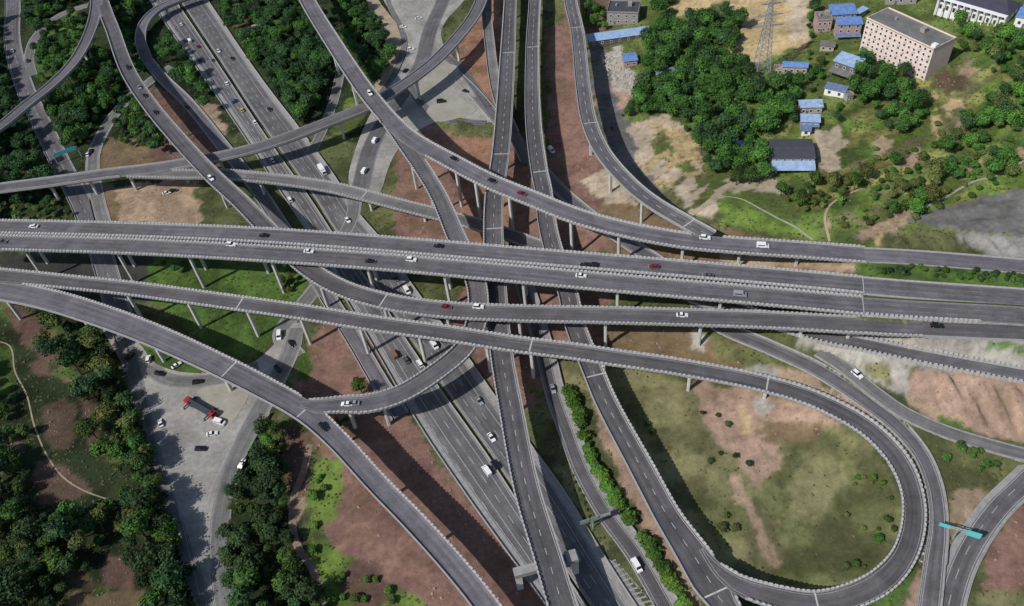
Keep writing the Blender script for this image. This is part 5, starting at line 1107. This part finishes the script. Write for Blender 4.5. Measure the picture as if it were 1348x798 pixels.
# ---------------------------------------------------------------- trees
def blob_core(rad, hgt, seed, nseg=9, nring=6):
    rs = random.Random(seed); mb = MB(); V = []
    for j in range(nring + 1):
        ph = math.pi * j / nring
        for i in range(nseg):
            th = 2 * math.pi * i / nseg; f = .62 + .2 * rs.random()
            V.append((rad * f * math.sin(ph) * math.cos(th), rad * f * math.sin(ph) * math.sin(th), hgt + rad * .75 * f * math.cos(ph)))
    for j in range(nring):
        for i in range(nseg):
            k = (i + 1) % nseg; mb.quad(V[(j + 1) * nseg + i], V[(j + 1) * nseg + k], V[j * nseg + k], V[j * nseg + i])
    return mb
def crown_mesh(rad, zc, seed, nl=900, leaf=.42, flat=.8, lobes=10):
    rs = random.Random(seed); L_ = []
    for k in range(lobes):
        th = rs.uniform(0, 6.28); ph = rs.uniform(-.35, 1.3); rr = rad * rs.uniform(.42, .62)
        L_.append((rr * math.cos(ph) * math.cos(th), rr * math.cos(ph) * math.sin(th), zc + rr * flat * math.sin(ph), rad * rs.uniform(.30, .52)))
    L_.append((0, 0, zc + rad * .2, rad * .55))
    mb = blob_core(rad * .82, zc, seed)
    for _ in range(nl):
        c = rs.choice(L_); d = Vector((rs.gauss(0, 1), rs.gauss(0, 1), rs.gauss(.25, 1))).normalized(); r = c[3] * rs.uniform(.7, 1.25)
        p = Vector((c[0] + d.x * r, c[1] + d.y * r, c[2] + d.z * r * .9)); nrm = (d + Vector((rs.gauss(0, .45), rs.gauss(0, .45), rs.gauss(.2, .45)))).normalized()
        u = nrm.orthogonal().normalized(); u.rotate(__import__('mathutils').Quaternion(nrm, rs.uniform(0, 6.28))); v = nrm.cross(u); s1 = leaf * rs.uniform(.6, 1.3); s2 = s1 * rs.uniform(.5, .9)
        mb.quad(p - u * s1, p - v * s2, p + u * s1, p + v * s2)
    return mb
def tree_proto(name, cat, rad, height, mname, seed, **kw):
    r = thing(name, 'tree', cat); zc = height - rad * .85
    mb = crown_mesh(rad, zc, seed, **kw); mb.build('crown', M[mname], r)
    mb = MB(); mb.bar((0, 0, -1.2), (0, 0, zc), rad * .085, 7, rad * .05)
    rs = random.Random(seed)
    for k in range(4):
        th = rs.uniform(0, 6.28); mb.bar((0, 0, zc * .6), (math.cos(th) * rad * .5, math.sin(th) * rad * .5, zc + .3), rad * .035, 5, rad * .015)
    mb.build('trunk', M['bark'], r); return r
TP_ = {}
for mname in ('leaf_dark', 'leaf_mid', 'leaf_olive', 'leaf_bright'):
    TP_[mname] = [tree_proto('broadleaf_tree', 'tree', rd_, h_, mname, sd_) for rd_, h_, sd_ in ((3.9, 8.5, 1), (4.9, 10.0, 2), (3.0, 7.0, 3), (4.2, 12.0, 4))]
BP_ = {mn: [tree_proto('bush', 'bush', rd_, rd_ * 1.5, mn, sd_, nl=260, leaf=.36, lobes=6) for rd_, sd_ in ((1.5, 11), (1.9, 12))] for mn in ('leaf_bright', 'leaf_mid', 'leaf_olive', 'leaf_dark')}
allp = [p for L_ in list(TP_.values()) + list(BP_.values()) for p in L_]
def clear(x, y, margin=2.2, h=9, gz_=0):
    for r in ROADS.values():
        i, d = r.near(x, y)
        if d < r.S[i, 3] / 2 + margin and (not r.el or r.S[i, 2] - gz_ < h + 3.5): return False
    return True
WOODS = [ # polygon, spacing, palette, group phrase, kind, height scale, fill
 ([(50, 42), (100, 12), (112, 35), (98, 75), (62, 108), (46, 92)], 7.5, ('leaf_mid', 'leaf_dark'), 'inside the ring road at top left', 'broadleaf', 1, .75),
 ([(112, 62), (140, 60), (160, 105), (190, 152), (165, 130), (135, 155), (118, 188), (96, 200), (62, 160), (80, 125)], 6.8, ('leaf_dark', 'leaf_mid'), 'between the two ramps at upper left', 'broadleaf', 1, .92),
 ([(-30, 20), (5, 20), (25, 130), (55, 185), (80, 245), (-40, 300)], 7, ('leaf_dark',), 'beyond the shaded street at the left edge', 'broadleaf', 1, .9),
 ([(-30, 255), (80, 262), (120, 290), (-30, 290)], 7, ('leaf_dark', 'leaf_olive'), 'at the left edge above the twin viaduct', 'broadleaf', .9, .7),
 ([(148, 148), (172, 132), (206, 160), (222, 190), (205, 205), (160, 190)], 7, ('leaf_mid', 'leaf_dark'), 'beside the ramp at upper left', 'broadleaf', .9, .85),
 ([(142, -20), (200, -20), (178, 30), (176, 60), (195, 95), (185, 105), (162, 70), (150, 40)], 6.8, ('leaf_dark', 'leaf_mid'), 'between ramp and hook shaped slip road', 'broadleaf', 1, .9),
 ([(200, 45), (225, 50), (262, 105), (285, 150), (262, 145), (235, 120), (205, 85)], 7, ('leaf_mid', 'leaf_dark'), 'inside the hook shaped slip road', 'broadleaf', .9, .8),
 ([(290, -15), (398, -15), (432, 60), (440, 95), (405, 160), (385, 158), (350, 108), (318, 66), (285, 15)], 6.6, ('leaf_dark', 'leaf_dark', 'leaf_mid'), 'right of the highway at the top', 'broadleaf', 1.05, .93),
 ([(432, -15), (478, -5), (505, 40), (518, 72), (505, 100), (498, 118), (470, 80), (448, 40)], 6.6, ('leaf_mid', 'leaf_dark'), 'between high viaduct and top junction', 'broadleaf', 1, .9),
 ([(40, -30), (112, -30), (112, -5), (60, 20), (38, 40), (30, 0)], 7, ('leaf_dark', 'leaf_mid'), 'along the top left edge', 'broadleaf', 1, .8),
 ([(70, 425), (128, 445), (165, 515), (190, 590), (214, 650), (240, 720), (262, 800), (290, 860), (180, 860), (195, 800), (170, 720), (130, 715), (95, 780), (60, 860), (-30, 860), (-30, 690), (60, 680), (130, 665), (150, 650), (120, 560), (95, 505), (60, 460)], 7.2, ('leaf_dark', 'leaf_dark', 'leaf_mid', 'leaf_olive'), 'in the wood at lower left', 'broadleaf', 1.1, .8),
 ([(120, 440), (160, 500), (182, 560), (206, 620), (228, 690), (262, 800), (232, 800), (205, 720), (180, 640), (150, 540), (118, 470)], 7.0, ('leaf_dark', 'leaf_dark', 'leaf_mid'), 'along the left side of the plaza street', 'broadleaf', .8, .9),
 ([(-30, 480), (12, 500), (30, 560), (42, 640), (20, 700), (-30, 700)], 7.2, ('leaf_dark', 'leaf_mid'), 'in the wood at lower left', 'broadleaf', 1.0, .8),
 ([(346, 565), (368, 560), (378, 600), (376, 700), (396, 745), (440, 800), (455, 860), (312, 860), (300, 760), (292, 690), (300, 655), (322, 612)], 7.0, ('leaf_dark', 'leaf_dark', 'leaf_mid'), 'between plaza and dirt lane', 'broadleaf', 1, .94),
 ([(345, 560), (368, 556), (372, 600), (330, 620)], 6, ('leaf_bright', 'leaf_olive'), 'at the tip of the plaza', 'broadleaf', .7, .8),
 ([(462, 498), (478, 482), (500, 500), (498, 518), (470, 520)], 6, ('leaf_bright', 'leaf_mid'), 'inside the looping ramp', 'broadleaf', .85, 1),
 ([(440, 548), (466, 548), (468, 562), (442, 566)], 6, ('leaf_bright', 'leaf_mid'), 'below the looping ramp', 'broadleaf', .7, 1),
 ([(850, 35), (872, 15), (885, 30), (940, 25), (955, 5), (975, 35), (958, 75), (985, 92), (1005, 112), (1052, 112), (1052, 160), (1015, 172), (1012, 230), (980, 240), (935, 232), (925, 195), (880, 145), (845, 150), (832, 118), (850, 100), (850, 70)], 6.8, ('leaf_mid', 'leaf_dark', 'leaf_mid'), 'in the village wood', 'broadleaf', 1.08, .95),
 ([(768, 12), (792, 10), (796, 34), (770, 38)], 6, ('leaf_mid', 'leaf_bright'), 'beside the grey block house', 'broadleaf', .85, .8),
 ([(840, -30), (888, -30), (880, 15), (850, 10)], 6.5, ('leaf_mid',), 'at the top edge by the sandy clearing', 'broadleaf', 1, .8),
 ([(1066, -30), (1080, -20), (1074, 60), (1064, 50)], 6.5, ('leaf_mid', 'leaf_dark'), 'between sandy clearing and blue houses', 'broadleaf', .8, .8),
 ([(1064, 62), (1092, 65), (1090, 130), (1066, 130)], 7.5, ('leaf_olive', 'leaf_mid'), 'between the blue roofed houses', 'broadleaf', .65, .55),
 ([(1134, 72), (1210, 114), (1222, 160), (1190, 182), (1165, 165), (1120, 128), (1100, 160), (1090, 150), (1118, 118)], 6.4, ('leaf_mid', 'leaf_dark'), 'below the pink apartment block', 'broadleaf', .95, .9),
 ([(1236, 12), (1275, 32), (1330, 44), (1400, 40), (1400, 210), (1300, 235), (1240, 252), (1205, 280), (1180, 290), (1210, 235), (1248, 190), (1262, 150), (1310, 110), (1300, 70), (1250, 70), (1270, 45)], 7.4, ('leaf_mid', 'leaf_olive', 'leaf_mid', 'leaf_dark', 'leaf_bright'), 'on the hillside at upper right', 'broadleaf', .9, .72),
 ([(1028, 250), (1090, 232), (1145, 222), (1140, 240), (1085, 270), (1050, 285)], 6.5, ('leaf_mid', 'leaf_olive'), 'below the slate roofed house', 'broadleaf', .75, .8),
 ([(1165, 215), (1215, 200), (1230, 225), (1200, 270), (1160, 290), (1150, 250)], 7, ('leaf_olive', 'leaf_mid'), 'among the terraces', 'broadleaf', .7, .6),
 ([(812, 150), (845, 125), (858, 138), (830, 152)], 5.5, ('leaf_mid',), 'behind the rubble yard', 'broadleaf', .6, .8),
 ([(378, 120), (405, 110), (430, 120), (400, 165)], 6.5, ('leaf_mid', 'leaf_dark'), 'right of the highway at the top', 'broadleaf', 1, .8),
 ([(70, 130), (90, 200), (78, 200), (62, 150)], 6.5, ('leaf_dark',), 'beside the shaded left street', 'broadleaf', .9, .9),
 ([(210, 345), (240, 342), (230, 365), (205, 360)], 7, ('leaf_dark',), 'on the lawn under the viaducts', 'broadleaf', .6, .6),
 ([(372, 350), (398, 350), (392, 372), (372, 385)], 6, ('leaf_mid', 'leaf_olive'), 'on the lawn under the viaducts', 'broadleaf', .6, .9),
 ([(800, 165), (815, 160), (818, 175)], 6, ('leaf_olive',), 'behind the rubble yard', 'broadleaf', .5, .9),
]
cand = []
rt = random.Random(5)
for poly, sp, pal, where, kd, hs, fill in WOODS:
    sp *= .76
    q = [at(a_, b_, 12) for a_, b_ in poly]; x0 = min(p[0] for p in q) - 12; x1 = max(p[0] for p in q) + 12; y0 = min(p[1] for p in q) - 12; y1 = max(p[1] for p in q) + 12
    y = y0; row = 0
    while y < y1:
        x = x0 + (row % 2) * sp / 2
        while x < x1:
            xx = x + rt.uniform(-.34, .34) * sp; yy = y + rt.uniform(-.34, .34) * sp; x += sp
            if rt.random() > fill: continue
            z = ground(xx, yy); u, v = topx(xx, yy, z + 3)
            if u < -60 or u > 1410 or v < -50 or v > 860 or not inside(u, v, poly): continue
            if not clear(xx, yy, 2.0, 8 * hs, z): continue
            cand.append((math.dist((xx, yy, z), (0, 0, CAMH)), xx, yy, z, rt.choice(pal), where, hs * (.42 + .85 * rt.random() ** 1.1), (0 <= u <= 1348 and 0 <= v <= 798)))
        y += sp * .87; row += 1
# keep trees out of the houses
hb = []
for o in bpy.data.objects:
    if o.parent is None and o.get('category') in ('house', 'apartment block', 'villa', 'shed', 'hut', 'kiosk'):
        ww = [c for c in o.children if c.name.startswith('wall')][0]; vs = [v.co for v in ww.data.vertices]; hb.append((o.location.copy(), o.rotation_euler.z, max(v.x for v in vs), max(v.y for v in vs)))
def in_house(x, y, m=1.3):
    for lo, rz, lx, ly in hb:
        dx, dy = x - lo.x, y - lo.y; a_ = dx * math.cos(rz) + dy * math.sin(rz); b_ = -dx * math.sin(rz) + dy * math.cos(rz)
        if -m < a_ < lx + m and -m - 1.5 < b_ < ly + m: return True
    return False
cand = [c for c in cand if not in_house(c[1], c[2])]
cand.sort(key=lambda c: (not c[7], c[0]))
DES = dict(leaf_dark='dark green leafy tree', leaf_mid='mid green leafy tree', leaf_olive='olive green leafy tree', leaf_bright='bright green leafy tree')
usedp = set(); rest = []
for k, (dist, x, y, z, mn, where, sc_, inn) in enumerate(cand):
    v = rt.randrange(4); rz = rt.uniform(0, 6.28)
    if k < 290:
        P_ = TP_[mn][v]; lab = '%s %s' % (DES[mn], where); s3 = (sc_, sc_, sc_ * rt.uniform(.85, 1.1))
        if P_.name not in usedp:
            usedp.add(P_.name); P_.location = (x, y, z); P_.scale = s3; P_.rotation_euler = (0, 0, rz); r = P_; P_['label'] = lab
            KIDS[P_.name] = [(c, []) for c in P_.children]
        else: r = copy_tree(P_, (x, y, z), rz, s3, lab)
        r['group'] = 'trees ' + where
    else: rest.append((x, y, z, mn, v, rz, sc_))

# everything past the nearest ones: one mass of woodland
mi_of = {m: i for i, m in enumerate(('leaf_dark', 'leaf_mid', 'leaf_olive', 'leaf_bright'))}
VV, MI = [], []; tv = []
for v in range(4):
    me_ = [c for c in TP_['leaf_dark'][v].children if c.name.startswith('crown')][0].data
    a_ = np.zeros(len(me_.vertices) * 3); me_.vertices.foreach_get('co', a_); tv.append(a_.reshape(-1, 3))
for x, y, z, mn, v, rz, sc_ in rest:
    V = tv[v] * sc_; c, s_ = math.cos(rz), math.sin(rz); VV.append(np.column_stack([V[:, 0] * c - V[:, 1] * s_ + x, V[:, 0] * s_ + V[:, 1] * c + y, V[:, 2] + z])); MI.append(np.full(len(V) // 4, mi_of[mn]))
def quadmesh(name, V, MIx, mats):
    me_ = bpy.data.meshes.new(name); n_ = len(V); me_.vertices.add(n_); me_.vertices.foreach_set('co', V.astype(np.float32).ravel()); me_.loops.add(n_); me_.loops.foreach_set('vertex_index', np.arange(n_, dtype=np.int32))
    me_.polygons.add(n_ // 4); me_.polygons.foreach_set('loop_start', np.arange(0, n_, 4, dtype=np.int32))
    for m_ in mats: me_.materials.append(m_)
    me_.polygons.foreach_set('material_index', MIx.astype(np.int32)); me_.update(calc_edges=True); o = bpy.data.objects.new(name, me_); COL.objects.link(o); return o
if VV:
    o = quadmesh('woodland', np.vstack(VV), np.concatenate(MI), [M['leaf_dark'], M['leaf_mid'], M['leaf_olive'], M['leaf_bright']])
    tag(o, 'mass of leafy woodland farther from the camera around village, hillside and upper left ramps', 'woodland', kind='stuff')

# bushes one can count
def bush(x_, y_, z0, mn, sc_, lab, grp):
    p = atg(x_, y_, z0); v = rt.randrange(2); P_ = BP_[mn][v]; s3 = (sc_ * rt.uniform(.9, 1.15), sc_ * rt.uniform(.9, 1.15), sc_ * rt.uniform(.8, 1.1)); rz = rt.uniform(0, 6.28)
    if not clear(p[0], p[1], .5 if z0 != 1 else .1, 5, p[2]): return
    if P_.name not in usedp:
        usedp.add(P_.name); P_.location = p; P_.scale = s3; P_.rotation_euler = (0, 0, rz); r = P_; P_['label'] = lab; KIDS[P_.name] = [(c, []) for c in P_.children]
    else: r = copy_tree(P_, p, rz, s3, lab)
    r['group'] = grp
HR = catmull([(*at(a_, b_, 1.2), 0) for a_, b_ in ((750, 520), (762, 560), (775, 598), (795, 635), (815, 668), (838, 702), (862, 740), (885, 775), (905, 805))], 2.0)
for k, s_ in enumerate([q for q in HR for _ in range(2)]):
    u, v = topx(s_[0], s_[1], 1.2)
    if 572 < v < 577: continue
    bush(u + rt.uniform(-4, 5), v + rt.uniform(-2, 2), 1, 'leaf_bright' if k % 5 else 'leaf_mid', rt.uniform(1.3, 1.95), 'bright green bush in the hedge row between service road and viaduct', 'hedge row bushes')
for k in range(60):
    a_, b_ = rt.uniform(1000, 1185), rt.uniform(580, 780)
    if inside(a_, b_, [(1100, 570), (1160, 600), (1188, 680), (1150, 750), (1060, 780), (1015, 770), (1040, 730), (1110, 690), (1125, 640), (1090, 600)]): bush(a_, b_, 3, rt.choice(['leaf_mid', 'leaf_olive']), rt.uniform(.5, 1.1), 'low shrub on the right side of the grassy bowl', 'shrubs in the grassy bowl')
for k in range(22):
    a_, b_ = rt.uniform(905, 985), rt.uniform(650, 740)
    if inside(a_, b_, [(915, 665), (975, 670), (975, 705), (950, 715)]): bush(a_, b_, 3, 'leaf_olive', rt.uniform(.6, 1.1), 'olive shrub on the left side of the grassy bowl', 'shrubs in the grassy bowl left')
for a_, b_ in ((852, 560), (858, 570), (968, 602), (985, 612), (948, 598), (935, 608), (925, 545), (945, 548), (958, 560)): bush(a_, b_, 3, 'leaf_dark' if a_ > 900 else 'leaf_mid', .75, 'lone dark shrub on open ground in the bowl', 'scattered shrubs in the bowl')
for k in range(90):
    a_, b_ = rt.uniform(1160, 1348), rt.uniform(350, 380)
    if inside(a_, b_, [(1150, 346), (1348, 357), (1348, 374), (1160, 360)]): bush(a_, b_, 23, 'leaf_mid' if k % 2 else 'leaf_dark', rt.uniform(.6, 1), 'bush on the verge between the two roads at right edge', 'verge bushes')
for k in range(40):
    a_, b_ = rt.uniform(1220, 1335), rt.uniform(560, 640)
    if inside(a_, b_, [(1225, 560), (1285, 590), (1335, 605), (1300, 630), (1245, 615)]): bush(a_, b_, 8, 'leaf_mid', rt.uniform(.7, 1.2), 'shrub below the road at the foot of the pink slope', 'slope foot shrubs')
for k in range(70):
    a_, b_ = rt.uniform(400, 560), rt.uniform(600, 800)
    if inside(a_, b_, [(408, 640), (425, 605), (440, 610), (432, 660), (415, 700)]) or inside(a_, b_, [(405, 720), (430, 718), (540, 792), (500, 798), (440, 790)]): bush(a_, b_, 1, 'leaf_bright', rt.uniform(.7, 1.2), 'bright green bush around the red earth field', 'bushes round the red field')
for k in range(210):
    a_, b_ = rt.uniform(900, 1348), rt.uniform(140, 330)
    if inside(a_, b_, [(1090, 250), (1230, 130), (1348, 180), (1348, 240), (1180, 300), (1100, 315), (1060, 300)]) or inside(a_, b_, [(855, 180), (880, 185), (905, 215), (935, 230), (925, 250), (895, 225)]): bush(a_, b_, 20, rt.choice(['leaf_mid', 'leaf_olive', 'leaf_bright']), rt.uniform(.7, 1.3), 'small bush on the village slope and terraces', 'village slope bushes')
for b_ in range(600, 735, 9): bush(748 + (b_ - 600) * .31 + rt.uniform(-3, 3), b_, 0, 'leaf_olive', .45, 'tiny shrub on the grass wedge beside the highway', 'grass wedge shrubs')
for p_ in allp:
    if p_.name not in usedp:
        for c in list(p_.children): bpy.data.objects.remove(c)
        bpy.data.objects.remove(p_)

# ground cover: tufts nobody could count
W4 = []
GI = np.where((gx > -380) & (gx < 380) & (gy > 70) & (gy < 640) & (PX > -20) & (PX < 1370) & (PY > -20) & (PY < 820) & green_)[0]
rng = np.random.default_rng(3); pick = rng.choice(GI, size=min(26000, len(GI)), replace=False)
keepm = ~(inpoly(PX[pick], PY[pick], [(790, 480), (1010, 505), (1150, 575), (1210, 680), (1150, 790), (960, 770), (860, 620)]) & (rng.random(len(pick)) < .8))
for r in list(ROADS.values()) + PATHS:
    if r.el: continue
    S_ = r.S[::2]; d = np.hypot(gx[pick][:, None] - S_[None, :, 0], gy[pick][:, None] - S_[None, :, 1]) - S_[None, :, 3] / 2; keepm &= d.min(1) > .9
for pl in FLATS: keepm &= ~inpoly(PX[pick], PY[pick], pl)
pick = pick[keepm]; N_ = len(pick)
jx = gx[pick] + rng.uniform(-.9, .9, N_); jy = gy[pick] + rng.uniform(-.9, .9, N_); jz = np.array([ground(a_, b_) for a_, b_ in zip(jx, jy)])
Q = []
for t in range(3):
    th = rng.uniform(0, 6.28, N_); s1 = rng.uniform(.2, .6, N_); tl = rng.uniform(-.5, .5, (N_, 2)); ux_, uy_ = np.cos(th) * s1, np.sin(th) * s1; vx_, vy_ = -np.sin(th) * s1 * .7, np.cos(th) * s1 * .7
    ox = rng.uniform(-.4, .4, N_); oy = rng.uniform(-.4, .4, N_); zc = jz + rng.uniform(.04, .22, N_)
    c = [np.column_stack([jx + ox + a_ * ux_ + b_ * vx_, jy + oy + a_ * uy_ + b_ * vy_, zc + (a_ * tl[:, 0] + b_ * tl[:, 1]) * s1]) for a_, b_ in ((-1, 0), (0, -1), (1, 0), (0, 1))]
    Q.append(np.stack(c, 1).reshape(-1, 3))
V = np.vstack(Q); mi = rng.choice([0, 1, 1, 2], size=len(V) // 4)
M['weed'] = leaf_mat('weed', (.045, .058, .022), (.085, .098, .035)); M['weed_dry'] = leaf_mat('weed_dry', (.08, .08, .035), (.13, .12, .055)); M['weed_green'] = leaf_mat('weed_green', (.035, .065, .018), (.06, .10, .028))
o = quadmesh('ground_cover', V, mi, [M['weed'], M['weed_dry'], M['weed_green']]); tag(o, 'low grass and weeds spread over the open green ground', 'ground cover', kind='stuff')
# loose stones beside the loop
mb = MB(); rs = random.Random(9); fr = ROADS['F']
for k in range(2600):
    l = rs.uniform(0, fr.L[-1]); i = int(np.searchsorted(fr.L, l)); i = min(i, len(fr.S) - 1); o_ = rs.uniform(.8, 6.5)
    x, y, z = fr.off(i, fr.S[i, 3] / 2 + o_); u, v = topx(x, y, z)
    if not (1075 < u < 1235 and 505 < v < 745): continue
    if not clear(x, y, .2, 1, ground(x, y)): continue
    z = ground(x, y); r_ = rs.uniform(.2, .65); P_ = []
    for zz_, f_ in ((-.2, 1), (r_ * rs.uniform(.5, 1.1), .6)):
        for a_, b_ in ((-1, -1), (1, -1), (1, 1), (-1, 1)): P_.append((x + a_ * r_ * f_ * rs.uniform(.7, 1.2), y + b_ * r_ * f_ * rs.uniform(.7, 1.2), z + zz_))
    mb.hexa(P_, 0, False)
for k in range(320):
    u, v = rs.uniform(788, 850), rs.uniform(62, 130)
    if not inside(u, v, [(790, 72), (820, 62), (832, 95), (850, 108), (850, 130), (820, 118), (800, 100)]): continue
    x, y, z = atg(u, v, 5); r_ = rs.uniform(.3, 1.2); P_ = []
    if in_house(x, y, .5): continue
    for zz_, f_ in ((-.2, 1), (r_ * rs.uniform(.4, 1.0), .6)):
        for a_, b_ in ((-1, -1), (1, -1), (1, 1), (-1, 1)): P_.append((x + a_ * r_ * f_ * rs.uniform(.7, 1.2), y + b_ * r_ * f_ * rs.uniform(.7, 1.2), z + zz_))
    mb.hexa(P_, 0, False)
o = mb.build('rubble', M['rubble']); tag(o, 'loose pale stones heaped beside the loop and in the village yard', 'rubble', kind='stuff')

# stone wall running down the right side of the plaza
S_ = catmull([(*at(a_, b_, 0), .6) for a_, b_ in ((356, 545), (340, 572), (322, 606), (304, 640))]); r_ = Road('_tmp', S_, False); mb = MB(); sweep(mb, r_, [(-.3, -.8), (.3, -.8), (.3, 1.0), (-.3, 1.0)]); del ROADS['_tmp']
o = mb.build('retaining_wall', M['concrete_dark']); tag(o, 'dark concrete wall along the right side of the triangular plaza', 'wall')


# scattered stones and clods on the bare earth
M['clod'] = mat('clod', (.15, .095, .07), col2=(.34, .27, .21), scale=.7)
earth = (colr[:, 0] > colr[:, 1] * 1.25) & (PX > -10) & (PX < 1360) & (PY > -10) & (PY < 815) & (gx > -380) & (gx < 380)
EI = np.where(earth)[0]; ek = rng.choice(EI, size=min(9000, len(EI)), replace=False); km = np.ones(len(ek), bool)
for r in list(ROADS.values()) + PATHS:
    if r.el: continue
    S_ = r.S[::2]; d = np.hypot(gx[ek][:, None] - S_[None, :, 0], gy[ek][:, None] - S_[None, :, 1]) - S_[None, :, 3] / 2; km &= d.min(1) > .8
for pl in FLATS: km &= ~inpoly(PX[ek], PY[ek], pl)
ek = ek[km & (fbm(gx[ek] / 8, gy[ek] / 8, 91) > .44)]
gr = ROADS['G']; ex = [(float(gx[i]) + rs.uniform(-.6, .6), float(gy[i]) + rs.uniform(-.6, .6), rs.uniform(.08, .3) * rs.choice([1, 1, 1, 1.8])) for i in ek]
for k in range(700):
    i = rs.randrange(len(gr.S)); x, y, z = gr.off(i, gr.S[i, 3] / 2 + rs.uniform(.8, 3.4)); u, v = topx(x, y, ground(x, y))
    if 560 < v + 0 < 900 and u > 440 and clear(x, y, .2, 1, ground(x, y)): ex.append((x, y, rs.uniform(.15, .5)))
mb = MB()
for x, y, r_ in ex:
    z = ground(x, y); P_ = []
    for zz_, f_ in ((-.1, 1), (r_ * rs.uniform(.5, .9), .55)):
        for a_, b_ in ((-1, -1), (1, -1), (1, 1), (-1, 1)): P_.append((x + a_ * r_ * f_ * rs.uniform(.6, 1.3), y + b_ * r_ * f_ * rs.uniform(.6, 1.3), z + zz_))
    mb.hexa(P_, 0, False)
o = mb.build('loose_stones', M['clod']); tag(o, 'small stones and clods scattered over the bare reddish earth', 'stones', kind='stuff')
